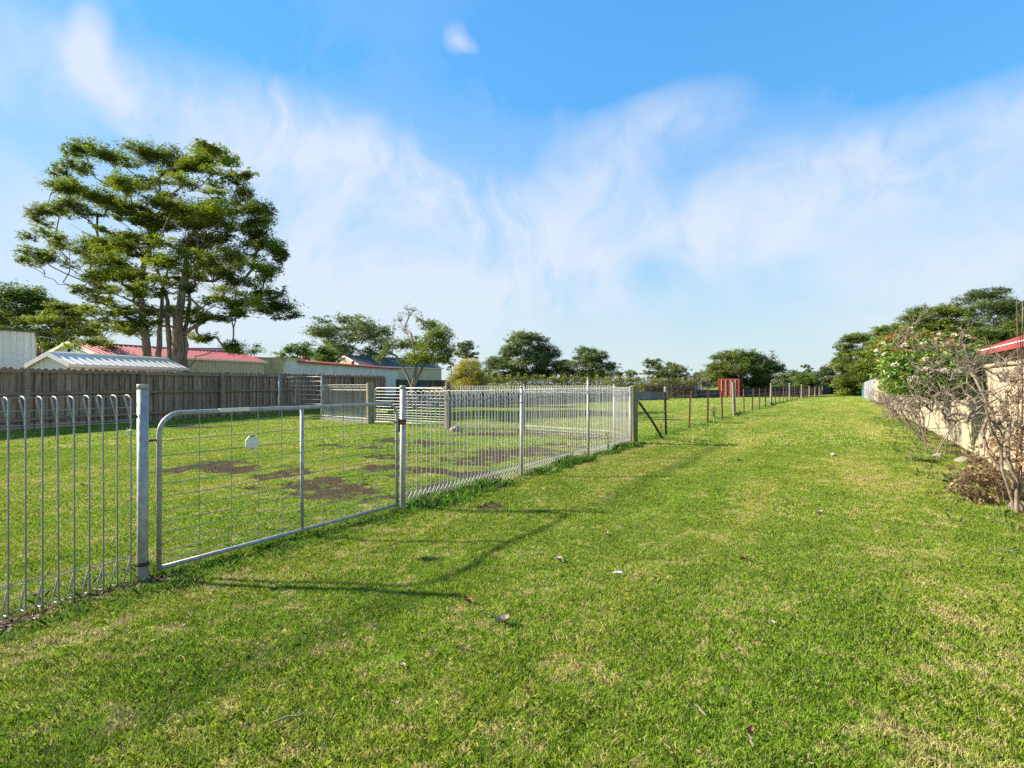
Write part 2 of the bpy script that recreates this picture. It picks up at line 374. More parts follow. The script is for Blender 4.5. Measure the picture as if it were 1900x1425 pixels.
def lush_mat():
    m, nt = newmat('lush_blade')
    t = nt.add('ShaderNodeAttribute', attribute_name='tint').outputs['Fac']
    col = nt.mix(nt.sstep(t, 0, 1), (.040, .115, .010), (.14, .32, .022))
    col = nt.mix(nt.sstep(t, 1.02, 1.1), col, (.34, .30, .14))
    b = nt.add('ShaderNodeBsdfPrincipled', {'Base Color': col, 'Roughness': .5, 'Specular IOR Level': .3})
    tr = nt.add('ShaderNodeBsdfTranslucent', {'Color': col})
    mx = nt.add('ShaderNodeMixShader', {0: .35}); nt.l.new(b.outputs[0], mx.inputs[1]); nt.l.new(tr.outputs[0], mx.inputs[2])
    finish(nt, mx.outputs[0]); return m
LUSH = lush_mat()
def blades(n, rad, h, w, lean, dry=.12, rng=RNG):
    """n bent blades (two-segment strips as one 5-gon each) on a disc"""
    r = rad*np.sqrt(rng.random(n)); a = rng.uniform(0, 6.283, n)
    bx, by = r*np.cos(a), r*np.sin(a)
    hh = h*rng.uniform(.45, 1.25, n); ww = w*rng.uniform(.6, 1.3, n)
    la = rng.uniform(0, 6.283, n); lx = hh*lean*rng.uniform(.2, 1.6, n)
    dx, dy = np.cos(la), np.sin(la); f = la+math.pi/2+rng.normal(0, .5, n); wx, wy = np.cos(f)*ww/2, np.sin(f)*ww/2
    z = np.zeros(n)
    b0 = np.stack([bx-wx, by-wy, z-.01], -1); b1 = np.stack([bx+wx, by+wy, z-.01], -1)
    mx, my, mz = bx+dx*lx*.35, by+dy*lx*.35, hh*.62
    m0 = np.stack([mx-wx*.8, my-wy*.8, mz], -1); m1 = np.stack([mx+wx*.8, my+wy*.8, mz], -1)
    tip = np.stack([bx+dx*lx, by+dy*lx, hh], -1)
    V = np.stack([b0, b1, m1, tip, m0], 1).reshape(-1, 3)
    t = rng.random(n); t[rng.random(n) < dry] = 1.15
    return V, t
def scatter(name, protos, P, scl, rot, idx, label=None, kind='stuff'):
    """instances of the proto meshes on points, one object"""
    c = bpy.data.collections.new(name+'_pieces')
    for i, (me, mt) in enumerate(protos):
        if not me.materials: me.materials.append(mt)
        o = bpy.data.objects.new('%s_piece_%02d' % (name, i), me); c.objects.link(o)
    me = bpy.data.meshes.new(name); n = len(P)
    me.vertices.add(n); me.vertices.foreach_set('co', np.asarray(P, np.float32).ravel())
    for k, v, ty in (('scl', scl, 'FLOAT'), ('rot', rot, 'FLOAT'), ('pick', idx, 'INT')):
        a = me.attributes.new(k, ty, 'POINT'); a.data.foreach_set('value', np.asarray(v, np.float32 if ty == 'FLOAT' else np.int32))
    ob = link(name, me)
    g = bpy.data.node_groups.new(name, 'GeometryNodeTree')
    g.interface.new_socket('Geometry', in_out='INPUT', socket_type='NodeSocketGeometry')
    g.interface.new_socket('Geometry', in_out='OUTPUT', socket_type='NodeSocketGeometry')
    N = g.nodes; L = g.links
    gi = N.new('NodeGroupInput'); go = N.new('NodeGroupOutput')
    ci = N.new('GeometryNodeCollectionInfo'); ci.inputs['Collection'].default_value = c
    ci.inputs['Separate Children'].default_value = True; ci.inputs['Reset Children'].default_value = True
    ip = N.new('GeometryNodeInstanceOnPoints'); ip.inputs['Pick Instance'].default_value = True
    def na(nm, ty):
        q = N.new('GeometryNodeInputNamedAttribute'); q.data_type = ty; q.inputs['Name'].default_value = nm
        return q.outputs[0]
    cx = N.new('ShaderNodeCombineXYZ'); L.new(na('rot', 'FLOAT'), cx.inputs[2])
    L.new(gi.outputs[0], ip.inputs['Points']); L.new(ci.outputs[0], ip.inputs['Instance'])
    L.new(na('pick', 'INT'), ip.inputs['Instance Index']); L.new(cx.outputs[0], ip.inputs['Rotation'])
    L.new(na('scl', 'FLOAT'), ip.inputs['Scale']); L.new(ip.outputs[0], go.inputs[0])
    md = ob.modifiers.new('scatter', 'NODES'); md.node_group = g
    tag(ob, label, kind=kind); return ob
def in_front(x, y, pad=1.0):   # ground the camera could see from near its place
    return (np.abs(x) < y*0.98+pad+.6) & (y > 1.0)
def grass_tier(name, y0, y1, cell, dens, h, w, nproto, rad, label, soft=.8):
    protos = []
    for k in range(nproto):
        V, t = blades(int(dens*math.pi*rad*rad), rad, h, w, .9, .10)
        protos.append((np_mesh(name+'_patch', V, 5, attrs={'tint': t}), BLADE))
    xmax = y1*0.98+2
    gx, gy = np.meshgrid(np.arange(-xmax, xmax, cell), np.arange(y0, y1, cell)); gx = gx.ravel(); gy = gy.ravel()
    gx = gx+RNG.uniform(-.5, .5, len(gx))*cell; gy = gy+RNG.uniform(-.5, .5, len(gy))*cell
    s = soil_mask(gx, gy)
    keep = in_front(gx, gy) & (RNG.random(len(gx)) > np.clip((s-.15)*1.25+.25*vnoise(gx, gy, 9., 31)*(s > .05), 0, .88)) & (wallx(gy) > gx+.1)
    keep &= (gx > -13.6+.28*(gy-14.7)) | (gy < 13)
    gx, gy = gx[keep], gy[keep]; n = len(gx)
    hs = (1+.28*vnoise(gx, gy, 1.2, 9)+RNG.normal(0, .08, n))*(1-.5*s[keep])
    P = np.stack([gx, gy, gz(gx, gy)-.018*s[keep]], -1)
    scatter(name, protos, P, np.clip(hs, .5, 1.6), RNG.uniform(0, 6.28, n), RNG.integers(0, nproto, n), label)
grass_tier('lawn_grass', 1.3, 5.2, .135, 15000, .021, .0017, 7, .13, 'short mown grass blades covering the near lawn')
grass_tier('mown_grass', 5.2, 11.5, .115, 7500, .022, .0028, 7, .115, 'short mown grass blades of the middle lawn')
grass_tier('paddock_grass', 11.5, 32, .50, 800, .026, .010, 5, .5, 'short grass blades over the near half of the paddock')
grass_tier('distant_grass', 32, 78, 1.3, 100, .030, .028, 5, 1.3, 'short grass blades over the far paddock and lane')

def fringe(name, pts, h, w, label, nproto=5, dens=26, rad=.09, dry=.08, lean=.8):
    protos = []
    for k in range(nproto):
        V, t = blades(dens, rad, h, w, lean, dry); protos.append((np_mesh(name+'_tuft', V, 5, attrs={'tint': t}), LUSH))
    P = np.array(pts); n = len(P)
    scatter(name, protos, P[:, :3], P[:, 3], RNG.uniform(0, 6.28, n), RNG.integers(0, nproto, n), label)
pts = []
for i in range(620):
    t = random.uniform(2.3, 9.8); o = random.gauss(-.10, .10); big = 1+.45*math.sin(t*2.3)+.3*math.sin(t*5.1)
    q = fp(t, 0, o); pts.append((q.x, q.y, q.z, max(.35, random.uniform(.6, 1.15)*big)))
for i in range(260):
    t = random.uniform(.15, 2.4); o = random.gauss(-.05, .11); q = fp(t, 0, o); pts.append((q.x, q.y, q.z, random.uniform(.35, .75)))
for i in range(150):
    t = random.uniform(-2.2, .2); o = random.choice((random.gauss(-.27, .07), random.gauss(.22, .08), random.gauss(0, .1))); q = fp(t, 0, o); pts.append((q.x, q.y, q.z, random.uniform(.35, .8)))
for i in range(700):
    t = random.uniform(9.7, 70); o = random.gauss(0, .13); q = fp(t, 0, o); pts.append((q.x, q.y, q.z, random.uniform(.4, 1.2)))
fringe('fence_line_grass', pts, .070, .005, 'long lush grass growing along the foot of the fences')
pts = []
for i in range(420):
    y = random.uniform(4.5, 21); x = wallx(y)-random.choice((random.uniform(.9, 1.6), random.uniform(0, 1.3))); q = soil_mask(x, y)
    if x < y*.97+.5: pts.append((x, y, G(x, y), random.uniform(.25, .9)))
fringe('bed_grass', pts, .10, .007, 'ragged grass and weeds along the garden bed by the wall', dry=.35)

# clods and crumbs lying on the bare soil
def clod_mesh(seed):
    r = random.Random(seed); bm = bmesh.new(); bmesh.ops.create_icosphere(bm, subdivisions=1, radius=1)
    for v in bm.verts: v.co *= r.uniform(.6, 1.25); v.co.z *= .6
    me = bpy.data.meshes.new('clod'); bm.to_mesh(me); bm.free(); return me
gx = RNG.uniform(-8, 11, 60000); gy = RNG.uniform(2, 16.5, 60000); s = soil_mask(gx, gy); k = (s > .66) & (RNG.random(60000) < .7) & in_front(gx, gy)
k[np.nonzero(k)[0][16000:]] = False
scatter('soil_clods', [(clod_mesh(i), soil_mat) for i in range(4)], np.stack([gx[k], gy[k], gz(gx[k], gy[k])-.012], -1), RNG.uniform(.004, .017, k.sum()), RNG.uniform(0, 6, k.sum()), RNG.integers(0, 4, k.sum()), 'dark clods scattered over the bare soil patches')
# dead leaves and bark litter: in the garden bed, along the back fence of the yard, under the left panel
def litter_mesh(seed):
    r = random.Random(seed); m = MB(); L, W = 1.0, r.uniform(.25, .5); c = r.uniform(.15, .5)
    m.raw([(-L, 0, c*.6), (-.3, -W, 0), (.4, -W*.8, .1), (L, 0, c), (.4, W*.8, .12), (-.3, W, .02), (0, 0, -.06)], [(0, 1, 6), (1, 2, 6), (2, 3, 6), (3, 4, 6), (4, 5, 6), (5, 0, 6)])
    return m.mesh('litter')
lit_a = surf('leaf_litter', (.20, .105, .055), (.10, .06, .038), .6, .85, perobj=.5, coord='Object'); lit_b = surf('pale_litter', (.46, .36, .25), (.32, .24, .16), .6, .85, perobj=.4)
lp = []
for i in range(2600):
    y = random.uniform(4.2, 20); x = wallx(y)-abs(random.gauss(.35, .42)); lp.append((x, y, G(x, y)))
a, b = gp(838, 800), gp(1135, 814)
for i in range(1500):
    t = random.random(); q = a.lerp(b, t)+Vector((random.gauss(0, .15), random.gauss(-.25, .22), 0)); lp.append((q.x, q.y, G(q.x, q.y)+random.uniform(0, .07)))
for i in range(700):
    q = fp(random.uniform(-2.4, .35), 0, random.gauss(-.02, .09)); lp.append(tuple(q))
for i in range(160):
    q = fp(2.46+random.gauss(0, .14), 0, random.gauss(-.02, .12)); lp.append(tuple(q))
n = len(lp)
scatter('leaf_litter', [(litter_mesh(i), lit_a if i < 4 else lit_b) for i in range(6)], np.array(lp), RNG.uniform(.012, .035, n), RNG.uniform(0, 6, n), RNG.integers(0, 6, n), 'brown dead leaves and bark scraps along the bed and fences')
# scraps of dead grass and leaf scattered thinly over the lane
lp = []
while len(lp) < 2600:
    y = random.uniform(1.5, 13)**1.0; x = random.uniform(-y, y)
    if x < wallx(y)-1 and float(vnoise(x, y, 1.6, 21)) > random.uniform(-.9, .6): lp.append((x, y, G(x, y)+.012))
n = len(lp)
scatter('lawn_scraps', [(litter_mesh(40+i), lit_a if i % 2 else lit_b) for i in range(6)], np.array(lp), RNG.uniform(.005, .014, n), RNG.uniform(0, 6, n), RNG.integers(0, 6, n), 'tiny brown and straw scraps strewn over the lawn')
# ================================================================== NEAR FENCE, GATE, YARD
ORD = ['first', 'second', 'third', 'fourth', 'fifth', 'sixth', 'seventh', 'eighth', 'ninth', 'tenth', 'eleventh', 'twelfth']
def round_post(name, p, h, r, mat, label, cat='fence post', cap=True, group='steel posts of the wire panel fence'):
    e = empty(name, (p.x, p.y, p.z-.02), label=label, cat=cat, group=group)
    MB().lathe([(r, -.3), (r, h), ], 20).build('tube', mat, e, smooth=False)
    if cap: MB().lathe([(r+.0015, h-.030), (r+.0015, h+.003), (r*.96, h+.006), (r*.3, h+.007)], 20).build('cap', mat, e)
    for poly in (c.data for c in e.children): poly.polygons.foreach_set('use_smooth', [len(q.vertices) == 4 for q in poly.polygons])
    return e
def bar_mesh(H=1.22, d=.085, L=.165, r=.0048):
    """one vertical rod, bent at the top and bottom into triangular loops on its far side (+y)"""
    def loop(sgn, z0):
        return [(0, d*.15, z0-sgn*.012), (0, d*.35, z0-sgn*.003), (0, d*.75, z0), (0, d, z0-sgn*.010), (0, d*.97, z0-sgn*.022), (0, .006, z0-sgn*L)]
    pts = [(0, .006, L)]+loop(-1, 0)[::-1][1:]+[(0, 0, .02), (0, 0, H-.02)]+loop(1, H)
    return MB().tube(pts, r, 6).mesh('bar', True)
BAR = bar_mesh(); BAR.materials.append(dull_wire)
BAR_FAR = bar_mesh(1.22, .08, .15, .0050); BAR_FAR.materials.append(galv_wire)
BAR_THIN = bar_mesh(1.22, .085, .16, .0052); BAR_THIN.materials.append(galv_wire)
WIRE_Z = [(.0, .08, 1.215), (0, .048, 1.14), (0, .002, 1.06), (0, .012, 1.045), (0, .002, .165), (0, .012, .18), (0, .035, .085), (0, .075, .006)]
def rolltop(p0, p1, label, sp=.0745, H=1.22, start=.03, bar=BAR, wr=.0030, flip=False):
    """wire panel between two ground points; loops face the far side"""
    d = (p1-p0); L = Vector((d.x, d.y, 0)).length; rz = math.atan2(d.y, d.x)
    e = empty('wire_fence', p0, rz, label=label, cat='fence panel', group='roll top wire fence panels')
    slope = (p1.z-p0.z)/L; n = int((L-2*start)/sp)+1; sp = (L-2*start)/(n-1)
    for i in range(n):
        x = start+i*sp; link('bar', bar, None, e, loc=(x, 0, slope*x+random.uniform(-.002, .002)), rot=(random.gauss(0, .004), random.gauss(0, .003), math.pi if flip else 0), scl=(1, 1, H/1.22))
    wm = MB().tube([(0, 0, 0), (1, 0, 0)], wr, 5).mesh('wire'); wm.materials.append(dull_wire if bar is BAR else galv_wire)
    for (_, y, z) in WIRE_Z:
        link('horizontal_wire', wm, None, e, loc=(.012, -y if flip else y, z*H/1.22), rot=(0, -math.atan(slope), 0), scl=(L-.024, 1, 1))
    return e
TP = [0.0, 2.462, 4.885, 7.20, 9.63]
p0 = round_post('steel_post', fp(0), 1.305, .0325, galv, "thick galvanised steel gate post with flat cap at the gate's latch side, nearest the camera")
p1 = round_post('steel_post', fp(TP[1]), 1.295, .030, galv_old, 'galvanised gate post with rusty bracket between the gate and roll top panels')
p2 = round_post('steel_post', fp(TP[2]), 1.29, .022, galv_old, 'slim rust-streaked steel post, first beyond the gate along the roll top fence')
p3 = round_post('steel_post', fp(TP[3]), 1.42, .021, galv_old, 'tallest slim steel post, second beyond the gate along roll top fence')
rolltop(fp(-2.45), fp(-.04), 'roll top wire panel cut off by the frame edge beside thick gate post', bar=BAR)
rolltop(fp(TP[1]+.04), fp(TP[2]-.03), 'roll top wire panel directly beyond the gate, up to the slim post', bar=BAR_THIN)
rolltop(fp(TP[2]+.03), fp(TP[3]-.03), 'middle roll top wire panel between the two slim steel posts', bar=BAR_THIN)
rolltop(fp(TP[3]+.03), fp(TP[4]-.10), 'roll top wire panel running from tallest slim post to mossy timber corner post', bar=BAR_THIN)
# bracket and ties on the posts
def part_on(parent, name, mat, mb, smooth=False):
    o = mb.build(name, mat, parent, smooth); o.matrix_parent_inverse = parent.matrix_basis.inverted(); return o
q = fp(0, 1.10, .0); m = MB().box((0, 0, 0), (.05, .012, .016)); 
o = m.build('tie_bracket', rust, p0); o.location = (-.045, -.03, 1.11); o.rotation_euler = (0, 0, .9)
o = MB().tube([(0, 0, 0), (.02, .045, 0), (.045, .080, .002)], .010, 6).build('latch_bolt', rust, p0); o.location = (0, .01, .935)
o = MB().lathe([(.034, -.012), (.038, 0), (.034, .014)], 14).build('wire_tie', black_paint, p0); o.location = (0, 0, .13)
o = MB().lathe([(.033, -.028), (.036, -.02), (.036, .02), (.033, .028)], 14).build('hinge_collar', rust, p1); o.location = (0, 0, .925)
o = MB().tube([(0, 0, 0), (-.07, -.10, .0)], .013, 8).build('hinge_bolt', rust, p1); o.location = (0, 0, .925)
o = MB().box((0, 0, 0), (.05, .06, .045)).build('hinge_plate', rust, p1); o.location = (-.012, -.045, .93); o.rotation_euler = (0, 0, .6)
o = MB().lathe([(.025, -.006), (.027, 0), (.025, .006)], 14).build('wire_tie', rust, p2); o.location = (0, 0, 1.06)

# ---- the gate
def farm_gate(e, L, z0, z1, rc, rt, hz, vx, mid=None, mat=galv, wire=dull_wire, wr=.0028, hr=None):
    arc = [(rc-rc*math.cos(a), rc*math.sin(a)) for a in [k*math.pi/2/7 for k in range(8)]]
    pts = [(0, 0, z0-.02)]+[(0, 0, z1-rc)]+[(x, 0, z1-rc+z) for x, z in arc[1:]]
    pts += [(L-x, 0, z1-rc+z) for x, z in arc[::-1]][:-1]+[(L, 0, z1-rc), (L, 0, z0-.02)]
    MB().tube(pts, rt, 12).build('gate_frame', mat, e, True)
    MB().tube([(rt*.7, 0, z0), (L-rt*.7, 0, z0)], rt*.92, 12).build('bottom_rail', mat, e, True)
    if mid: MB().tube([(mid, 0, z0+rt*.5), (mid, 0, z1-rt*.5)], rt*.95, 12).build('mid_stile', mat, e, True)
    for z in hz:
        x0 = rt*.5; n = 9
        pts = [(x0+(L-2*x0)*k/n, random.uniform(-.004, .004), z+random.uniform(-.0035, .0035)) for k in range(n+1)]
        MB().tube(pts, hr or wr, 5).build('horizontal_wire', wire, e)
    for x in vx:
        pts = [(x+random.uniform(-.004, .004), .005, z) for z in np.linspace(z0, z1, 6)]
        MB().tube(pts, wr, 5).build('vertical_wire', wire, e)
gz0 = fp(.10); gz1 = fp(2.375)
rz = math.atan2(gz1.y-gz0.y, gz1.x-gz0.x)
gate = empty('wire_mesh_gate', gz0, rz, label='galvanised tube gate with rounded top corners and wire mesh, nearest the camera', cat='gate')
farm_gate(gate, (gz1-gz0).length, .055, 1.095, .14, .0165, [1.01, .91, .81, .715, .62, .53, .44, .355, .285, .22, .16, .105], [.27, .51, .73, .94, 1.36, 1.58, 1.80, 2.02], 1.13)
MB().box((.55, -.012, 1.1015), (.24, .012, .026)).build('white_sticker', white_paint, gate)
MB().tube([(2.30, 0, .93), (2.30, 0, .80)], .0178, 12).build('rusty_sleeve', rust, gate); gate.children[-1].location = (-.025+.0, 0, -.0)
MB().lathe([(.0172, 0), (.0185, .01), (.0185, .035), (.0172, .045)], 12).build('hinge_sleeve', galv_old, gate, loc=((gz1-gz0).length, 0, .96))
# octagonal plate wired on the mesh
pl = empty('marker_plate', fp(.765, .853, -.014), rz, label='white octagonal plate with small chevrons wired to the gate mesh', cat='plate')
oc = [(.058*math.cos(R(22.5+45*k)), .058*math.sin(R(22.5+45*k))) for k in range(8)]
MB().raw([(x, -.003, z) for x, z in oc]+[(x, .003, z) for x, z in oc], [tuple(range(8)), tuple(range(15, 7, -1))]+[(k, k+8, (k+1) % 8+8, (k+1) % 8) for k in range(8)]).build('plate', white_paint, pl)
for s in (1, -1):
    MB().tube([(-.016, -.006, s*.058), (0, -.006, s*.044), (.016, -.006, s*.058)], .0028, 5).build('chevron', black_paint, pl)
    MB().tube([(-.010, -.004, s*.052), (0, .012, s*.062), (.010, -.004, s*.052)], .0016, 5).build('wire_clip', galv_wire, pl)
# feather tuft caught in the left panel
fe = empty('feather', fp(-.09, .985, -.008), rz, label='tattered white feather caught on the wire panel beside thick post', cat='feather')
m = MB()
for k in range(16):
    a = random.uniform(0, 6.28); l = random.uniform(.015, .034); m.tube([(0, 0, 0), (math.cos(a)*l*.6, random.uniform(-.008, .008), math.sin(a)*l*.5), (math.cos(a)*l, random.uniform(-.012, .012), math.sin(a)*l*.8)], [.0022, .002, .0006], 4)
m.build('barbs', feather, fe); MB().tube([(-.012, 0, .012), (.01, 0, -.05)], .0012, 4).build('quill', feather, fe)

# ---- timber corner post and its brace
def timber(name, p, h, r, label, cat='fence post', group=None, mat=timber_post, lean=(0, 0)):
    e = empty(name, p, label=label, cat=cat, group=group); n = 14; rnd = random.Random(label)
    prof = []; vs = []; rings = 9
    for i in range(rings):
        z = -.25+(h+.25)*i/(rings-1)
        for k in range(n):
            a = 2*math.pi*k/n; rr = r*(1+.07*math.sin(3*a+i*.4)+rnd.uniform(-.05, .05))
            vs.append((rr*math.cos(a)+lean[0]*z, rr*math.sin(a)+lean[1]*z, z))
    fs = [(i*n+k, i*n+(k+1) % n, (i+1)*n+(k+1) % n, (i+1)*n+k) for i in range(rings-1) for k in range(n)]
    MB().raw(vs, fs).build('trunk_post', mat, e, True)
    top = MB().raw([(v[0], v[1], v[2]) for v in vs[-n:]]+[(lean[0]*h, lean[1]*h, h+.006)], [(k, (k+1) % n, n) for k in range(n)]).build('sawn_top', mat, e)
    return e
mossy = surf('mossy_timber', (.24, .22, .12), (.16, .16, .06), 7, .95, 0, .6, 30, (1, 1, .15), c3=(.26, .25, .03), s3=2.0, lo3=.48, hi3=.62)
corner = timber('timber_post', fp(TP[4]), 1.255, .082, 'thick mossy timber corner post where the roll top fence ends', mat=mossy)
white_post = round_post('steel_post', fp(TP[4]-.14, 0, .03), 1.25, .03, galv_old, 'pale steel post fixed against the mossy timber corner post', cap=True)
br = empty('brace_pole', fp(TP[4]+.06), label='dark diagonal brace pole leaning on the mossy corner post', cat='brace')
br.rotation_euler = (0, 0, math.atan2(FD.y, FD.x))
MB().tube([(.02, -.06, .93), (.78, -.14, .45), (1.52, -.20, -.08)], .03, 10).build('pole', timber_dark, br, True)
MB().tube([(.0, -.06, .93), (.05, -.06, .90)], .036, 10).build('end_cap', galv_old, br, True)

# ---- yard's far side: posts, panels, second gate, tall side gate
def gpt(u, v):
    q = gp(u, v); q.z = G(q.x, q.y); return q
Q = [gpt(1140, 815), gpt(972, 802), gpt(831, 796.5), gpt(687, 788), gpt(597, 780)]
round_post('steel_post', Q[0], 1.30, .024, galv_old, 'slim steel post at the yard corner just behind mossy timber post')
round_post('steel_post', Q[1], 1.30, .024, galv_old, 'pale steel post halfway along the far side panels of the yard')
timber('timber_post', Q[2], 1.36, .075, 'weathered round timber post between tube rail gate and far panels', group=None)
timber('timber_post', Q[3], 1.32, .115, 'stout grey timber post between the tube rail gate and small panel', group=None)
round_post('steel_post', Q[4], 1.72, .03, galv, 'tall galvanised pipe post in front of the paling fence')
rolltop(Q[0], fp(TP[4]-.05, 0, .12), 'short roll top panel at yard corner behind the mossy timber post', bar=BAR_THIN)
rolltop(Q[1], Q[0], 'far side roll top panel of the yard, next to its corner post', bar=BAR_FAR, H=1.25)
rolltop(Q[2], Q[1], 'far side roll top panel of the yard, beside the round timber post', bar=BAR_FAR, H=1.25)
rolltop(Q[4], Q[3], 'small roll top panel standing in front of the paling fence', bar=BAR_FAR, H=1.27, flip=True)
L = (Q[2]-Q[3]).length-.3; rz2 = math.atan2(Q[2].y-Q[3].y, Q[2].x-Q[3].x)
g2 = empty('tube_rail_gate', Q[3]+(Q[2]-Q[3]).normalized()*.2, rz2, label='galvanised gate of many horizontal rails between two timber posts', cat='gate')
farm_gate(g2, L, .10, 1.16, .16, .022, [1.06, .96, .86, .76, .67, .58, .49, .41, .33, .26, .19], [L*.25, L*.5, L*.75], None, galv_wire, galv_wire, .004, .0042)
# tall side gate with rails that stop along a slant
pa = on(518, 21.6); round_post('steel_post', pa, 1.75, .035, galv, 'tall galvanised post standing against the paling fence')
d = Q[4]-pa; rz3 = math.atan2(d.y, d.x); L3 = d.length
g3 = empty('slant_rail_gate', pa, rz3, label='tall white rail gate with a slanted edge beside the paling fence', cat='gate')
for k in range(7):
    z = 1.55-k*.165; x0 = L3*(.07+.095*k); MB().tube([(x0, 0, z), (L3-.04, 0, z)], .011, 8).build('rail', galv_wire, g3)
MB().tube([(L3*.42, .02, 1.50), (L3*.38, .02, .55)], .013, 6).build('upright', galv_wire, g3)
MB().tube([(L3*.62, .025, 1.62), (L3*.97, .025, .72)], .022, 6).build('slant_bar', timber_dark, g3)
MB().tube([(L3-.04, 0, .2), (L3-.04, 0, 1.6)], .016, 8).build('end_stile', galv_wire, g3)

# ---- long post and wire fence beside the lane
def star_post(p, h, label, lean):
    e = empty('steel_picket', p, label=label, cat='fence post', group='rusty pickets of the post and wire fence')
    e.rotation_euler = (lean[0], lean[1], random.uniform(0, 2))
    m = MB()
    for k in range(3):
        a = 2*math.pi*k/3; M = Matrix.Rotation(a, 4, 'Z'); m.box((.016, 0, (h-.2)/2), (.03, .008+.0006*k, h+.2-.001*k), M)
    m.build('stake', rust_post, e); return e
for j in range(9):
    t0 = TP[4]+12.05*j
    if j > 0:
        timber('timber_post', fp(t0), random.uniform(1.34, 1.46), .068, '%s weathered timber post along the wire fence beyond the mossy corner post' % ORD[j-1], group='timber posts of the post and wire fence', lean=(random.uniform(-.03, .03), random.uniform(-.02, .02)))
    for k in range(1, 5):
        wh = 'the mossy corner post' if j == 0 else 'the %s weathered timber post' % ORD[j-1]
        star_post(fp(t0+2.41*k), random.uniform(1.03, 1.13), '%s rusty steel picket beyond %s' % (ORD[k-1], wh), (random.gauss(0, .02), random.gauss(.03, .025)))
wf = empty('fence_wires', fp(TP[4]), label='thin wire strands strung along the post and wire fence', cat='fence wire')
wf.rotation_euler = (0, 0, math.atan2(FD.y, FD.x))
for z in (.98, .80, .62, .45, .28, .12):
    pts = []
    for k in range(0, 46):
        t = k*2.41; q = fp(TP[4]+t); pts.append((t, .012, q.z-fp(TP[4]).z+z+random.uniform(-.008, .008)))
    MB().tube(pts, .0022, 4).build('strand', galv_wire, wf)
m = MB()
for k in range(120):
    t = .3*k+.15; m.tube([(t, .012, .12), (t, .012, .80)], .0013, 3, False)
m.build('stay_wires', galv_wire, wf); wf.children[-1]['kind'] = 'stuff'

# ================================================================== PALING FENCE
def rounded_paling(w, h, t):
    pts = [(-w/2, 0), (w/2, 0), (w/2, h-w*.42)]+[(w/2*math.cos(a), h-w*.42+w*.42*math.sin(a)) for a in [math.pi*k/8 for k in range(1, 8)]]+[(-w/2, h-w*.42)]
    n = len(pts)
    return MB().raw([(x, -t/2, z) for x, z in pts]+[(x, t/2, z) for x, z in pts], [tuple(range(n)), tuple(range(2*n-1, n-1, -1))]+[(k, k+n, (k+1) % n+n, (k+1) % n) for k in range(n)]).mesh('paling')
PAL = [rounded_paling(w, 1.80, .018) for w in (.165, .175, .15)]
for me_ in PAL: me_.materials.append(paling)
FA, FB, FC = Vector((-14.55, 11.9, 0)), Vector((-10.75, 25.3, 0)), Vector((-7.35, 31.2, 0))
def paling_run(a, b, label, bays, sp=.205, name='paling_fence'):
    d = b-a; L = d.length; e = empty(name, (a.x, a.y, G(a.x, a.y)), math.atan2(d.y, d.x), label=label, cat='fence')
    n = int(L/sp)
    for i in range(n):
        lap = i % 2; x = (i+.5)*L/n
        q = a+d*(x/L)
        link('paling', PAL[random.randrange(3)], None, e, loc=(x, .03+.02*lap, random.uniform(-.03, .02)+G(q.x, q.y)), rot=(random.gauss(0, .006), random.gauss(0, .008), random.gauss(0, .04)))
    # half-lapped back boards close the gaps
    for i in range(n):
        x = (i+1.0)*L/n
        if i < n-1: link('backing_paling', PAL[random.randrange(3)], None, e, loc=(x, .075, -.05+random.uniform(-.02, .02)), rot=(0, random.gauss(0, .006), 0))
    step = L/bays
    for k in range(bays+1):
        q = a+d*(k/bays); MB().box((0, 0, .83), (.14, .10, 1.74)).build('fence_post', rail_mat, e, loc=(k*step, -.085, random.uniform(-.02, .02)))
    for k in range(bays):
        for z, hh in ((1.68, .085), (1.05, .075), (.32, .08)):
            MB().box((0, 0, 0), (step-.13, .045, hh)).build('rail', rail_mat, e, loc=((k+.5)*step, -.025, z+random.uniform(-.012, .012)), rot=(0, random.gauss(0, .004), 0))
    return e
paling_run(FA, FB, 'long grey timber paling fence with scalloped top behind the left yard', 4)
paling_run(FB, FC, 'shorter paling fence stretch behind the tall rail gate, with leaning boards', 3)

# ================================================================== LOW TIN FENCE, HEDGE AND FAR BOUNDARIES
def corr_mesh(L, h, pitch, amp, th=.004):
    n = int(L/pitch*6); vs = []; fs = []
    for s in (0, 1):
        for k in range(n+1):
            x = L*k/n; y = amp*math.sin(2*math.pi*x/pitch)+s*th; vs += [(x, y, 0), (x, y, h)]
    m = 2*(n+1)
    for s in (0, 1):
        for k in range(n): a = s*m+2*k; fs.append((a, a+2, a+3, a+1) if s == 0 else (a, a+1, a+3, a+2))
    return MB().raw(vs, fs).mesh('corrugated_sheet', True)
pl_ = [Vector((-6.6, 27.4, 0)), Vector((1.9, 34.6, 0)), Vector((10.2, 44.5, 0)), Vector((13.0, 46.3, 0))]
tf = empty('low_tin_fence', (pl_[0].x, pl_[0].y, 0), label='low grey corrugated tin fence across the far side of the paddock', cat='fence')
sheet = corr_mesh(1.86, .72, .12, .012)
def ground_run(poly, step):
    out = []
    for a, b in zip(poly[:-1], poly[1:]):
        n = max(1, round((b-a).length/step)); out += [(a+(b-a)*(k/n), a+(b-a)*((k+1)/n)) for k in range(n)]
    return out
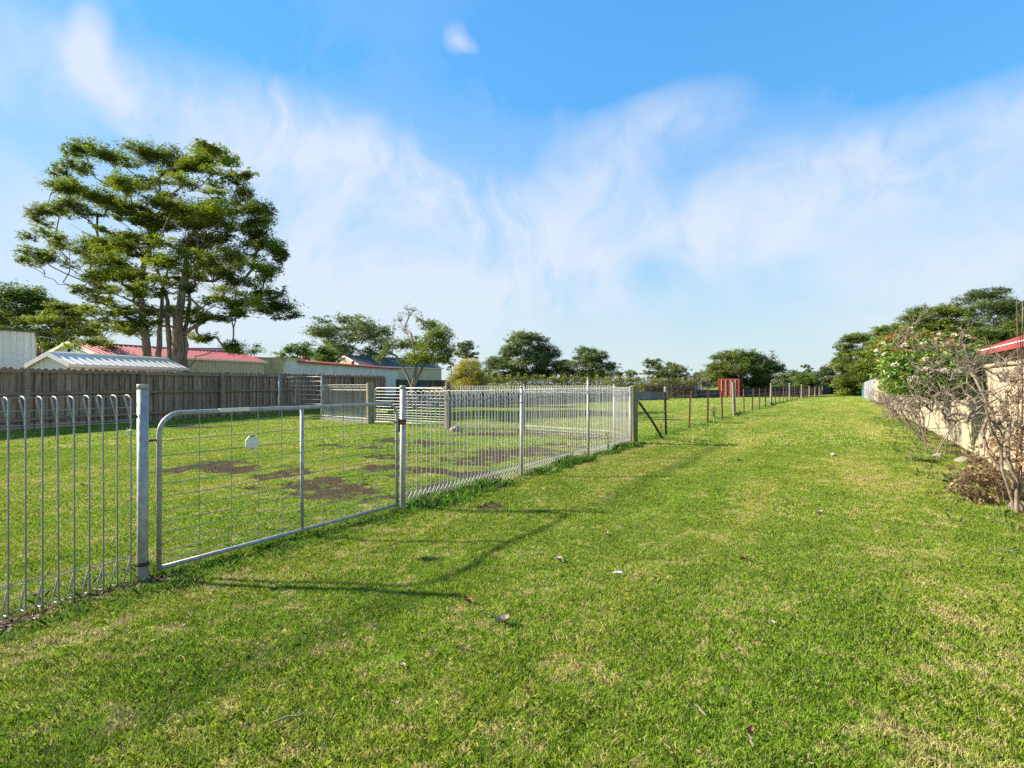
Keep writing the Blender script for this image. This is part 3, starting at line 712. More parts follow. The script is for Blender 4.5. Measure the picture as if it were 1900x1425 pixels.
for i, (a, b) in enumerate(ground_run(pl_, 1.86)):
    d = b-a; o = link('corrugated_sheet', sheet, tin_grey, tf, loc=(a.x-pl_[0].x, a.y-pl_[0].y, G(a.x, a.y)+random.uniform(-.02, .03)), rot=(0, random.gauss(0, .01), math.atan2(d.y, d.x)), scl=(d.length/1.86*.995, 1, 1))
    MB().box((0, .03, .36), (.05, .05, .78)).build('stake', timber_dark, tf, loc=(a.x-pl_[0].x, a.y-pl_[0].y, G(a.x, a.y)))
q = on(1181, 45.0); o = empty('tin_sheet', q, .35, label='pale tin sheet standing at the near end of grey tin boards', cat='sheet')
link('corrugated_sheet', corr_mesh(.55, .66, .11, .012), tin_light, o); MB().box((.27, -.03, .62), (.56, .03, .04)).build('top_batten', timber_dark, o)
def board_fence(name, poly, h, w, mat, label, cat='fence', gap=.012, step=2.4, postmat=None, rails=True):
    e = empty(name, (poly[0].x, poly[0].y, 0), label=label, cat=cat); bm_ = MB().box((0, 0, h/2), (w-gap, .018, h)).mesh('board'); bm_.materials.append(mat)
    for a, b in ground_run(poly, step):
        d = b-a; L = d.length; rzz = math.atan2(d.y, d.x); n = max(1, round(L/w)); o0 = Vector((poly[0].x, poly[0].y, 0))
        for i in range(n):
            q = a+d*((i+.5)/n); link('board', bm_, None, e, loc=(q.x-o0.x, q.y-o0.y, G(q.x, q.y)+random.uniform(-.02, .02)), rot=(0, random.gauss(0, .006), rzz), scl=(L/n/w, 1, 1))
        MB().box((0, -.06, h/2+.02), (.09, .07, h+.06)).build('fence_post', postmat or mat, e, loc=(a.x-o0.x, a.y-o0.y, G(a.x, a.y)), rot=(0, 0, rzz))
        if rails:
            for z in (.25, h-.2): MB().box((L/2, -.03, z), (L-.1, .03, .06)).build('rail', postmat or mat, e, loc=(a.x-o0.x, a.y-o0.y, G(a.x, a.y)), rot=(0, 0, rzz))
    return e
board_fence('board_fence', [on(735, 52), on(850, 55)], 1.85, .5, timber_dark, 'dark board fence behind the twiggy tree and yellow bush')
board_fence('board_fence', [on(1275, 60), on(1335, 64)], .95, .6, far_fence, 'low dark boundary fence left of the red container')
board_fence('board_fence', [on(1378, 74), on(1470, 86), on(1545, 100)], 1.35, 1.2, far_fence, 'dark boundary fence beyond the red container under the trees', step=4.8)
board_fence('board_fence', [on(1240, 66), on(1300, 68)], 1.75, .3, grey_fence, 'grey paling boundary fence partly hidden by the bare shrub')
# grey neighbour's fence following on from the cream wall, with a teal sheet
ys = [40.8, 52.0, 62.0]
board_fence('sheet_fence', [Vector((wallx(y)-.0, y, 0)) for y in ys], 1.75, .45, grey_fence, 'grey sheet fence continuing from the far end of cream wall', step=2.4)
board_fence('sheet_fence', [Vector((wallx(y)-.0, y, 0)) for y in (62.2, 68.0)], 1.8, .6, teal, 'teal sheet fence at the far end of the lane', step=2.4)
# green rail gate seen past the twiggy tree
q = on(768, 50); e = empty('green_gate', q, .1, label='small green rail gate in front of the dark board fence', cat='gate')
for z in (.3, .75, 1.15): MB().box((.6, 0, z), (1.25, .04, .12)).build('rail', teal, e)
for x in (0, 1.2): MB().box((x, .03, .62), (.09, .05, 1.3)).build('upright', teal, e)
# grey gate post and dark rail gate in the paddock's far corner
timber('timber_post', on(1236, 46.4), 1.15, .2, 'broad grey stump post at the end of tin fence')
q = on(1246, 50); e = empty('dark_rail_gate', q, .15, label='dark rail gate in the far paddock corner beneath the brush hedge', cat='gate')
for z in (.35, .7, 1.05, 1.4): MB().tube([(0, 0, z), (2.4, 0, z)], .035, 6).build('rail', timber_dark, e)
for x in (0, 1.2, 2.4): MB().tube([(x, .01, 0), (x, .01, 1.5)], .04, 6).build('upright', timber_dark, e)
MB().tube([(0, .03, .4), (1.2, .03, 1.4)], .03, 6).build('brace', timber_dark, e)

# ================================================================== CREAM WALL
wy = [4.2+2.42*k for k in range(16)]; wy[-1] = 40.6
w0 = Vector((wallx(wy[0]), wy[0], 0)); wd = Vector((.6007, 1, 0)).normalized(); wrz = math.atan2(wd.y, wd.x)
wall = empty('boundary_wall', w0, wrz, label='cream rendered boundary wall behind the shrubs along the lane', cat='wall')
for k in range(15):
    L = (wy[k+1]-wy[k])*math.hypot(1, .6007); x0 = (wy[k]-wy[0])*math.hypot(1, .6007)
    MB().box((x0+L/2, .06, .74), (L-.025, .10, 1.68)).build('wall_panel', cream_wall, wall)
    MB().box((x0, .06, .76), (.13, .16, 1.70)).build('wall_pier', cream_wall, wall)
    MB().box((x0+L/2, .06, 1.607), (L-.005, .17, .05)).build('wall_cap', cream_wall, wall)
# ================================================================== BUILDINGS
def ribbed(a, b, z0, z1a, z1b, pitch, amp, out):
    """ribbed sheet wall from a to b (xy), tops z1a..z1b, ribs standing out along 'out'"""
    d = b-a; L = d.length; n = max(2, round(L/pitch)); vs = []; fs = []
    prof = [(0, 0), (.62, 0), (.72, 1), (.90, 1), (1.0, 0)]
    for k in range(n):
        for (s, h) in prof[:-1]:
            t = (k+s)/n; q = a+d*t+out*(amp*h); zt = z1a+(z1b-z1a)*t; vs += [(q.x, q.y, z0), (q.x, q.y, zt)]
    vs += [(b.x, b.y, z0), (b.x, b.y, z1b)]
    fs = [(2*i, 2*i+2, 2*i+3, 2*i+1) for i in range(len(vs)//2-1)]
    return MB().raw(vs, fs)
def roof_sheet(a0, a1, b1, b0, th, pitch=0.0, amp=.0):
    """roof plane: a0-a1 ridge, b0-b1 eave, ribs running ridge to eave"""
    m = MB(); n = max(1, round((a1-a0).length/pitch)) if pitch else 1
    nrm = (a1-a0).cross(b0-a0).normalized(); nrm = nrm if nrm.z > 0 else -nrm
    vs = []; prof = [(0, 0), (.6, 0), (.72, 1), (.9, 1)] if pitch else [(0, 0)]
    for k in range(n):
        for s, h in prof:
            t = (k+s)/n; vs += [a0.lerp(a1, t)+nrm*amp*h, b0.lerp(b1, t)+nrm*amp*h]
    vs += [a1, b1]; q = len(vs); vs = vs+[v-nrm*th for v in (a0, b0, a1, b1)]
    fs = [(2*i, 2*i+2, 2*i+3, 2*i+1) for i in range(q//2-1)]+[(q, q+1, q+3, q+2), (1, q+1, q+3, q-1), (0, q, q+1, 1), (q-2, q-1, q+3, q+2)]
    return m.raw(vs, fs)
def gable_shed(name, o, rz, L, hw, eave, ridge, wallmat, roofmat, label, cat, trim=None, gablemat=None, pitch=.2, over=.12, details=None):
    """o: ground centre of the near gable end; local x across, local y along the ridge"""
    e = empty(name, o, rz, label=label, cat=cat); V = Vector
    rise = ridge-eave; sl = rise/hw
    for s in (-1, 1):
        a, b = V((s*hw, 0, 0)), V((s*hw, L, 0))
        ribbed(a, b, 0, eave, eave, pitch, .025, V((s, 0, 0))).build('side_wall', wallmat, e)
        roof_sheet(V((0, -over, ridge)), V((0, L+over, ridge)), V((s*(hw+over), L+over, eave-over*sl)), V((s*(hw+over), -over, eave-over*sl)), .03, pitch*1.2, .03).build('roof_sheet', roofmat, e)
        if trim:
            MB().box((s*(hw+over+.03), L/2, eave-over*sl-.03), (.08, L+2*over+.02, .1)).build('gutter', trim, e)
            for y, sy in ((0, -1),):
                m = Matrix.Translation((s*(hw+over)/2, y-over-.012, (ridge+eave-over*sl)/2-.02))@Matrix.Rotation(math.atan2(rise+over*sl, -s*(hw+over)) if False else s*math.atan2(rise+over*sl, hw+over), 4, 'Y')
                MB().box((0, 0, 0), (math.hypot(hw+over, rise+over*sl), .025, .14), m).build('barge_board', trim, e)
    for y, nm in ((0, -1), (L, 1)):
        for s in (-1, 1):
            a, b = (V((-hw, y, 0)), V((0, y, 0))) if s < 0 else (V((0, y, 0)), V((hw, y, 0)))
            ribbed(a, b, 0, eave if s < 0 else ridge, ridge if s < 0 else eave, pitch, .025, V((0, nm, 0))).build('gable_wall', gablemat or wallmat, e)
    MB().tube([(0, -over, ridge+.01), (0, L+over, ridge+.01)], .07, 6).build('ridge_cap', roofmat, e)
    return e
# pale shed cut by the left frame edge
e = empty('pale_shed', (-17.95-1.95*math.cos(R(40)), 20.5-1.95*math.sin(R(40)), 0), R(40), label='tall pale ribbed shed cut off by the left frame edge', cat='shed')
ribbed(Vector((-5, 0, 0)), Vector((1.95, 0, 0)), 0, 3.36, 3.25, .19, .03, Vector((0, -1, 0))).build('front_wall', white_sheet, e)
ribbed(Vector((1.95, 0, 0)), Vector((1.95, 4, 0)), 0, 3.25, 3.25, .19, .03, Vector((1, 0, 0))).build('side_wall', white_sheet, e)
roof_sheet(Vector((-5.1, -.1, 3.42)), Vector((-5.1, 4.1, 3.42)), Vector((2.03, 4.1, 3.29)), Vector((2.03, -.1, 3.29)), .06).build('roof_sheet', dark_roof, e)
MB().box((1.955, -.02, 1.6), (.07, .07, 3.2)).build('corner_flashing', white_paint, e)
# small white shed
gable_shed('garden_shed', (-15.75, 18.7, 0), R(-14), 4.6, .85, 2.0, 2.34, white_sheet, white_sheet, 'low white ribbed garden shed just behind the paling fence', 'shed', trim=white_paint, pitch=.24)
# long shed with red roof and white gable
c = gable_shed('long_shed', (-22.3, 27.6, 0), -math.atan2(3.7, 8.8), 10.2, 2.1, 2.80, 3.40, cream_sheet, red_roof, 'long cream shed with red roof and white gable behind the big tree', 'shed', trim=white_paint, gablemat=white_sheet, pitch=.22)
MB().lathe([(.09, 0), (.09, .05), (.05, .1)], 10).build('gable_lamp', black_paint, c, loc=(0.1, -.08, 3.0), rot=(R(90), 0, 0))
gable_shed('red_roof_house', (-37, 38.5, 0), R(-62), 13, 3.5, 3.0, 4.0, cream_sheet, red_roof, 'red roofed house between the pale shed and the white gable', 'house', pitch=.25)
gable_shed('grey_roof_house', (-35.5, 46.5, 0), R(-82), 10, 3.5, 3.35, 4.38, cream_sheet, dark_roof, 'low house with dark roof behind the big tree trunks', 'house', pitch=.3)
# mustard stained concrete block with the pale skillion building running away from it
a, b = Vector((-19.55, 38.0, 0)), Vector((-15.75, 37.6, 0)); d = (Vector((-12.2, 58.0, 0))-b)
e = empty('stained_block', (a.x, a.y, 0), math.atan2(b.y-a.y, b.x-a.x), label='mustard stained concrete wall block at end of the pale skillion shed', cat='shed')
L = (b-a).length
MB().box((L/2, 1.5, 1.52), (L, 3.0, 3.16)).build('wall', mustard, e); MB().box((L/2, 1.5, 3.115), (L+.08, 3.08, .05)).build('coping', mustard, e)
e = empty('skillion_shed', (b.x+.03, b.y+.3, 0), math.atan2(d.y, d.x), label='long pale rendered shed with thin red skillion roof edge', cat='shed')
L = d.length
for k in range(6): MB().box((L*(k+.5)/6, 2.0, 1.42), (L/6-.02, 4.0, 2.9)).build('wall_panel', pale_render, e)
roof_sheet(Vector((1.6, -.15, 2.93)), Vector((L+.2, -.15, 2.93)), Vector((L+.2, 4.2, 3.35)), Vector((1.6, 4.2, 3.35)), .05, .25, .03).build('roof_sheet', red_roof, e)
MB().box((L/2+.8, -.19, 2.90), (L-1.4, .07, .12)).build('fascia', red_trim, e)
for x in (5.0, 13.5):
    MB().lathe([(.10, 0), (.10, .18), (.17, .21), (.19, .30), (.13, .38), (.04, .42)], 14).build('roof_vent', red_trim, e, loc=(x, 1.6, 3.05))
# cream house with dark roof
e = gable_shed('cream_house', (-18.6, 61, 0), -math.atan2(1.0, 1.25), 12, 2.9, 3.3, 4.45, cream_sheet, dark_roof, 'cream weatherboard house with dark grey roof behind pale shed', 'house', trim=white_paint, pitch=.3)
# ---- neighbour's brick house behind the cream wall
e = empty('brick_house', (11.95, 14.0, 0), wrz, label='brown brick house with red roof behind the cream wall', cat='house')
BR = MB().box((0, 0, 0), (.23, .11, .076)).mesh('brick'); BR.materials.append(brick_mat)
MB().box((-4.6, -.66, 1.0), (8.4, .10, 2.0)).build('wall_core', surf('mortar', (.32, .28, .22), (.26, .22, .18), 30, .95), e)
for r_ in range(7):
    for k in range(34):
        x = -.42-(k+.5*(r_ % 2))*.24-.12
        link('brick', BR, None, e, loc=(x, -.585-.004*((k*7+r_*3) % 3), 1.42+r_*.086))
for xw in (-3.1, -5.6):
    wn = MB().box((xw, -.55, 1.66), (1.3, .10, .56)).build('window', white_paint, e); MB().box((xw, -.495, 1.66), (1.18, .02, .44)).build('pane', MATS.get('dark_glass') or surf('dark_glass', (.02, .025, .03), None, 3, .08, 0, spec=.6), wn)
roof_sheet(Vector((-9.4, -4.0, 3.75)), Vector((0, -4.0, 3.75)), Vector((0, 0, 2.14)), Vector((-9.4, 0, 2.14)), .05, .19, .03).build('roof_sheet', house_roof, e)
MB().box((-4.72, .06, 2.06), (9.5, .12, .13)).build('gutter', red_trim, e); MB().box((-4.72, .125, 2.11), (9.5, .012, .022)).build('gutter_bead', white_paint, e)
MB().box((-4.7, -.28, 1.98), (9.4, .56, .02)).build('eaves_soffit', cream_sheet, e)
m = Matrix.Translation((.02, -2.0, 2.90))@Matrix.Rotation(math.atan2(-1.61, 4.0), 4, 'X')
MB().box((0, 0, 0), (.03, 4.3, .17), m).build('barge_board', red_trim, e)
MB().box((-.37, -2.4, 1.2), (.10, 3.4, 2.4)).build('side_wall', brick_mat, e)

# ================================================================== SHIPPING CONTAINER
q = on(1333.5, 72); e = empty('shipping_container', q, R(-27), label='red shipping container with barred doors at the far end of paddock', cat='container')
W, H, L = 2.44, 2.45, 6.0
MB().box((W/2, L/2, H/2), (W-.08, L-.08, H-.08)).build('body', cont_red, e)
for x in (0, W):
    for y in (0, L): MB().box((x, y, H/2), (.16, .16, H)).build('corner_post', cont_red, e)
for z in (.08, H-.08):
    MB().box((W/2, 0, z), (W-.17, .14, .15)).build('end_beam', cont_red, e)
    for x in (0, W): MB().box((x, L/2, z), (.13, L-.17, .15)).build('side_beam', cont_red, e)
for k in range(2):
    dr = MB().box((W*(.265+.47*k), -.02, H/2), (W*.455, .06, H-.32)).build('door', cont_red, e)
    for j in range(2):
        x = W*(.265+.47*k)+(j-.5)*W*.22
        MB().tube([(x, -.09, .12), (x, -.10, H-.12)], .055, 6).build('lock_bar', cont_bar, dr)
        MB().box((x+.09, -.10, 1.0), (.2, .03, .05)).build('handle', cont_bar, dr)
    for j in range(5): MB().box((W*(.265+.47*k), -.062, .42+j*.4), (W*.43, .02, .10)).build('door_rib', cont_red, dr)
for s, x in ((-1, 0), (1, W)):
    for j in range(18): MB().box((x+s*-.02, .3+j*.315, H/2), (.06, .16, H-.34)).build('side_rib', cont_red, e)

# ================================================================== TREES
def leaf_quads(P, size, asp, flat, rng, tint, fold=.25, updir=0.0):
    """rhombic leaves at P; flat 0..1 biases normals upward"""
    n = len(P); nr = rng.normal(0, 1, (n, 3)); nr[:, 2] = np.abs(nr[:, 2])+flat*2.5; nr /= np.linalg.norm(nr, axis=1)[:, None]
    a = rng.normal(0, 1, (n, 3)); a[:, 2] += updir; a -= nr*(a*nr).sum(1)[:, None]; a /= np.linalg.norm(a, axis=1)[:, None]+1e-9
    b = np.cross(nr, a); s = (size*rng.uniform(.6, 1.35, n))[:, None]; w = s*asp
    V = np.stack([P-a*s*.5, P+b*w*.5+nr*s*fold*.3-a*s*.05, P+a*s*.55, P-b*w*.5+nr*s*fold*.3-a*s*.05], 1)
    return V.reshape(-1, 3)
class Skel:
    def __init__(s): s.p = []; s.par = []; s.w = []; s.paths = []
    def path(s, pts, start=None):
        ids = [] if start is None else [start]
        for q in pts:
            s.p.append(Vector(q)); s.par.append(ids[-1] if ids else -1); ids.append(len(s.p)-1)
        s.paths.append(ids); return ids
    def radii(s, tip, power=2.3):
        n = len(s.p); acc = [0.0]*n; child = [0]*n
        for i in range(n):
            if s.par[i] >= 0: child[s.par[i]] += 1
        for i in range(n-1, -1, -1):
            if child[i] == 0: acc[i] = tip**power
            if s.par[i] >= 0: acc[s.par[i]] += acc[i]
        return [a**(1/power) for a in acc]
def bend(a, b, start_dir, n, jit, rnd):
    """curved limb from a to b that leaves along start_dir"""
    d = (b-a).length; c = a+start_dir*d*.45; out = []
    for k in range(1, n+1):
        t = k/n; q = a*(1-t)**2+c*2*t*(1-t)+b*t*t
        if k < n: q = q+Vector([rnd.gauss(0, jit*d) for _ in range(3)])
        out.append(q)
    return out
def tree(name, label, base, trunks, clumps, leafm, barkm, leaf=.10, asp=.45, per=600, tip=.012, flat=.6, twigs=3, seed=1, cat='tree', group=None, jit=.045, power=2.3, maxr=None, tintbias=0.0, shell=.55, sides=6, crownname='crown', trunkname='trunk', rise=.35, under=-.35, extra_tint=None, limbs=(), trunk_r=None, along=.6):
    """trunks: polylines of points; clumps: (centre, (rx, ry, rz), weight). Limbs run from the nearest fitting limb to every clump"""
    rnd = random.Random(seed); rng = np.random.default_rng(seed); sk = Skel()
    e = empty(name, base, label=label, cat=cat, group=group); base = Vector(base)
    for j, tr in enumerate(list(trunks)+list(limbs)):
        start = None
        if j >= len(trunks):
            start = min(range(len(sk.p)), key=lambda i: (sk.p[i]-Vector(tr[0])).length); tr = [sk.p[start]]+list(tr[1:])
        pts = [Vector(tr[0])]
        for a, b in zip(tr[:-1], tr[1:]):
            a, b = Vector(a), Vector(b); m = max(2, int((b-a).length/.5))
            pts += [a+(b-a)*(k/m)+Vector((rnd.gauss(0, .03), rnd.gauss(0, .03), 0)) for k in range(1, m+1)]
        sk.path(pts if start is None else pts[1:], start)
    order = sorted(clumps, key=lambda c: min((Vector(c[0])-t).length for tr in trunks for t in map(Vector, tr[1:])))
    for c, rr, wt in order:
        c = Vector(c); best = None
        for i, q in enumerate(sk.p):
            d = c-q; L = d.length
            if L < .02: continue
            cost = L+max(0, (rise*math.hypot(d.x, d.y)-d.z))*1.1
            if q.z < base.z+.12*(c.z-base.z): cost += 3
            if best is None or cost < best[0]: best = (cost, i)
        i = best[1]; q = sk.p[i]; par = sk.par[i]
        dr = (q-sk.p[par]).normalized() if par >= 0 else Vector((0, 0, 1))
        dirn = (dr*along+(c-q).normalized()*.5+Vector((0, 0, .25))).normalized()
        tgt = c+Vector((0, 0, rr[2]*under))
        ids = sk.path(bend(q, tgt, dirn, max(3, min(8, int((tgt-q).length/.35)+2)), jit, rnd), i)
        for k in range(twigs):
            v = Vector((rnd.gauss(0, 1), rnd.gauss(0, 1), abs(rnd.gauss(.3, .7)))).normalized()
            en = c+Vector((v.x*rr[0], v.y*rr[1], v.z*rr[2]*.8))*rnd.uniform(.55, .95)
            st = rnd.choice(ids[len(ids)//2:]); sk.path(bend(sk.p[st], en, (en-sk.p[st]).normalized(), 3, .07, rnd), st)
    rad = sk.radii(tip, power)
    if maxr: rad = [min(r, maxr) for r in rad]
    m = MB(); nt_ = len(trunks)
    for j, ids in enumerate(sk.paths):
        pts = [sk.p[i]-base for i in ids]; rs = [rad[i] for i in ids]
        if j >= nt_: rs[0] = min(rs[0], rs[1]*1.35)
        else:
            if trunk_r: rs = [max(r, trunk_r[j]*(1-.90*k/len(rs))) for k, r in enumerate(rs)]
            rs = [r*(1+.5*math.exp(-k*.9)) for k, r in enumerate(rs)]
        m.tube(pts, rs, (9 if j < nt_ else (sides if rs[0] > .03 else 4)), cap=False)
    m.build(trunkname, barkm, e, True)
    Ps = []; T = []
    for c, rr, wt in clumps:
        n = int(per*wt*(rr[0]*rr[1]+.3*rr[2]*(rr[0]+rr[1])))
        if n < 3: continue
        # leaves sit in sprays, so that gaps open between them
        ns = max(4, int(n/16)); cen = rng.normal(0, 1, (ns, 3)); cen /= np.linalg.norm(cen, axis=1)[:, None]; cen *= (rng.random(ns)**shell)[:, None]
        cen[:, 2] = np.where(cen[:, 2] < 0, cen[:, 2]*.6, cen[:, 2]); w = rng.integers(0, ns, n)
        P = cen[w]*.92+rng.normal(0, 1, (n, 3))*rng.choice((.09, .12, .17), (n, 1))
        P = P*np.array(rr)+np.array(c)
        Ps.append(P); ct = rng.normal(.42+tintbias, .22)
        T.append(np.clip(ct+.22*P_norm(P, c, rr)+rng.normal(0, .14, n), 0, .92))  # random leaf tone plus painted shade: clump undersides darker, tops lighter
    if not Ps: return e
    P = np.concatenate(Ps); T = np.concatenate(T)
    if extra_tint: T = extra_tint(P, T, rng)
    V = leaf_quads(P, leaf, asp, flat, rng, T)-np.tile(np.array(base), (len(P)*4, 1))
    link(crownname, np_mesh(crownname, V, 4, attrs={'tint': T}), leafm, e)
    return e
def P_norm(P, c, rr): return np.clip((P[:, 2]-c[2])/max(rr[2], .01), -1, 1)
lf_big = leafmat('tea_tree_leaf', (.042, .072, .013), (.32, .40, .036), .34)
lf_euc = leafmat('eucalypt_leaf', (.08, .12, .042), (.28, .35, .12), .25)
lf_far = leafmat('far_eucalypt_leaf', (.07, .105, .038), (.24, .30, .10), .22)
lf_con = leafmat('cypress_leaf', (.05, .085, .018), (.27, .33, .05), .22)
lf_bright = leafmat('bright_leaf', (.05, .085, .012), (.17, .23, .03), .35)
lf_yel = leafmat('yellow_leaf', (.17, .17, .022), (.56, .50, .055), .35)
lf_pho = leafmat('photinia_leaf', (.065, .13, .022), (.24, .35, .06), .25, rough=.32, spec=.5, extra=(.42, .13, .06))
lf_brown = leafmat('withered_leaf', (.12, .075, .042), (.42, .29, .17), .2)
lf_hedge = leafmat('hedge_leaf', (.11, .125, .03), (.36, .35, .08), .25)
lf_dkbush = leafmat('bush_leaf', (.055, .10, .022), (.20, .29, .045), .3)

# ---- the big tree: foliage pads read off its outline, each with a depth of its own
def big_tree():
    Yc = 24.8; rnd = random.Random(3); S = 2.908
    pads = [(440,150,60,30),(560,160,80,40),(650,190,50,30),(760,150,50,35),(830,180,80,45),(930,195,70,45),(1080,140,60,25),(1150,140,50,30),(1210,180,50,35),(1270,240,50,30),(1110,215,80,35),(1020,235,60,35),(340,215,55,40),(345,275,50,40),(430,230,50,35),(390,370,80,40),(320,355,35,25),(520,400,90,40),(600,440,80,40),(250,470,90,35),(185,505,55,28),(370,450,70,35),(480,475,60,30),(270,610,80,30),(340,650,80,35),(220,715,90,35),(140,730,60,26),(320,745,70,30),
      (700,350,80,45),(780,330,60,30),(880,440,60,40),(950,470,90,45),(1080,460,110,45),(1180,500,90,50),(1050,545,70,35),(1230,300,60,35),(1310,370,50,40),(980,325,60,35),(820,520,80,30),(880,560,60,35),(1020,640,90,40),(560,640,90,35),(650,655,60,35),(740,640,60,30),(780,700,80,40),(640,760,80,45),(620,825,65,32),(720,820,75,45),(930,770,80,45),(1080,725,90,45),(1150,770,70,35),(1250,720,90,55),(1330,745,60,45),
      (1380,455,55,35),(1445,480,55,38),(1390,525,65,35),(1400,590,55,35),(1435,650,65,50),(1485,690,55,45),(1520,725,35,35),(1420,765,55,35),(1450,820,50,35),(1300,860,70,35),(1380,905,55,35),(1480,905,45,35),(1500,985,85,45),(1560,1040,45,20),(1400,985,55,35),(1290,960,70,45),(1270,1035,55,22),(1160,1050,55,28),(1080,1055,45,25),(1190,930,50,30),
      (540,1012,60,25),(640,1022,65,25),(880,1020,60,28),(780,1000,45,28),(770,1095,75,50),(650,1100,55,35),(580,1112,45,28),(830,900,55,38),(510,830,55,50),(1140,1165,50,26),(1250,1190,50,20),(1315,1212,50,35),(480,1165,60,25),(560,1190,55,18),(500,920,40,30),(860,330,40,30),(620,330,45,25),(720,520,40,25),(1120,620,50,30),(1200,620,50,30),(950,690,50,35),(860,650,50,35),(1000,880,45,30),(1060,830,50,30),(930,860,40,25),(700,900,45,25),(1330,560,40,30),(560,560,40,20)]
    cl = []
    for (x, y, rx, ry) in pads:
        u, v = x/S, 230+y/S; dx = (u-290)/265; R_ = math.sqrt(max(.08, 1-dx*dx))*4.2
        edge = rnd.uniform(-1, 1); Y = Yc+edge*R_
        if 480 < x < 1150 and 380 < y < 1100: Y = Yc+rnd.uniform(-1, .45)*R_
        k = Y/FPX/S; c = at(u, v, Y)
        for sx, f in ((-.42, .62), (.42, .66), (0, .72)):
            cc = c+Vector((sx*rx*k+rnd.gauss(0, .08), rnd.gauss(0, .4), rnd.gauss(0, .1)-abs(sx)*.15*ry*k))
            gr = 1.25 if dx < -.62 else 1.75
            cl.append((cc, (rx*k*f*gr, rx*k*f*gr, ry*k*1.4), 1.0))
    for _ in range(84):
        a = rnd.uniform(0, 6.28); r_ = rnd.uniform(.1, .85)**.6; u, v = 305+math.cos(a)*r_*205, 470+math.sin(a)*r_*170; Y = Yc+rnd.uniform(-.3, 1)*3.2; w_ = rnd.uniform(.45, .9)
        cl.append((at(u, v, Y), (w_, w_, w_*.45), .8))
    b1, b2, b3 = on(328, 24.8), on(275, 25.6), on(298, 25.3)
    T = [[b1, at(330, 640, 24.8), at(332, 590, 24.7), at(337, 540, 24.6), at(350, 470, 24.6)],
         [b1+Vector((.25, .1, 0)), at(343, 620, 25), at(352, 560, 25.3)],
         [b2, at(272, 640, 25.6), at(262, 570, 25.7), at(258, 510, 25.6), at(290, 420, 25.5)],
         [b3, at(296, 640, 25.3), at(300, 560, 25.3), at(310, 500, 25.2)],
         [b1+Vector((-.3, .1, 0)), at(315, 620, 24.9), at(310, 560, 24.6), at(290, 500, 24.2)]]
    # limbs that start low, as in the outline
    T2 = [[at(322, 600, 24.6), at(250, 560, 24.2), at(150, 520, 24.0), at(95, 495, 23.9)], [at(345, 625, 24.7), at(385, 592, 24.3), at(440, 585, 24), at(490, 590, 24)],
          [at(258, 520, 25.6), at(190, 450, 25.4), at(130, 415, 25.3)], [at(270, 610, 25.5), at(200, 560, 25), at(160, 540, 25)]]
    return tree('large_tea_tree', 'large spreading tree with several dark trunks behind the paling fence', b1, T, cl, lf_big, bark_big, leaf=.115, asp=.42, per=1200, tip=.0062, flat=.7, twigs=4, seed=5, power=2.0, maxr=.42, shell=.7, jit=.05, limbs=T2, trunk_r=[.40, .24, .26, .20, .24])
big_tree()

def env_clumps(u, v0, v1, hw, Y, n, seed, cr=.28, depth=None, flatz=.55, top='round', bottom=.25):
    """clump centres spread through a crown envelope that spans v0..v1 at depth Y"""
    rnd = random.Random(seed); out = []; k = Y/FPX; H = (v1-v0)*k; Wd = hw*k; dp = depth or Wd*.8; c0 = at(u, (v0+v1)/2, Y); tries = 0
    while len(out) < n and tries < n*60:
        tries += 1
        a = rnd.uniform(0, 6.283); z = rnd.uniform(-1, 1); r = rnd.uniform(.35, 1)**.5
        if top == 'round': w = math.sqrt(max(0, 1-(z*.5+.5 if z > 0 else .5+z*bottom)**2*.95)) if z > 0 else 1-abs(z)*bottom*1.6
        else: w = 1-(z*.5+.5)*.75
        w *= 1+.22*math.sin(2*a+seed)+.16*math.sin(3*a+2.3*seed+4*z)
        p = Vector((math.cos(a)*r*w*Wd, math.sin(a)*r*w*dp, z*H/2)); rr = cr*1.28*Wd*rnd.uniform(.6, 1.15)
        p.x *= (Wd-rr*.7)/Wd; p.z *= (H/2-rr*flatz*.6)/(H/2)
        if all((p-q[0]+c0).length > rr*.52 for q in out): out.append((c0+p, (rr, rr, rr*flatz), 1.0))
    return out
def simple_tree(name, label, u, v0, v1, hw, Y, n, seed, leafm, barkm, cat='tree', vb=None, group=None, trunk=None, **kw):
    b = on(trunk if trunk is not None else u, Y); args = {k: kw.pop(k) for k in ('cr', 'flatz', 'top', 'bottom', 'depth') if k in kw}
    hw = hw*1.10 if cat == 'tree' else hw
    kw['per'] = kw.get('per', 500)*.72; kw['leaf'] = kw.get('leaf', .16)*1.08
    cl = env_clumps(u, v0, v1, hw, Y, int(n*1.25), seed, **args); mid = at(u, v1-(v1-v0)*.12, Y); up = at(u, v0+(v1-v0)*.45, Y)
    if mid.z < b.z+.25: mid.z = b.z+.25
    kw.setdefault('per', 600); kw.setdefault('leaf', .16)
    return tree(name, label, b, [[b, b.lerp(mid, .6)+Vector((random.Random(seed).uniform(-.2, .2), 0, 0)), mid, up]], cl, leafm, barkm, seed=seed, cat=cat, group=group, **kw)
GB = 'trees behind the left sheds'; GM = 'gum trees beyond the paddock'; GR = 'cypress trees behind the cream wall'
simple_tree('broad_tree', 'dark broad tree behind the pale shed at the left edge', 45, 528, 650, 80, 42, 34, 11, lf_dkbush, bark_dark, group=GB, leaf=.2, per=494, cr=.3)
simple_tree('olive_tree', 'olive green tree between the pale shed and the big tree', 122, 560, 655, 62, 36, 26, 12, lf_big, bark_grey, group=GB, leaf=.15, per=780, tintbias=.05, cr=.3, flatz=.4)
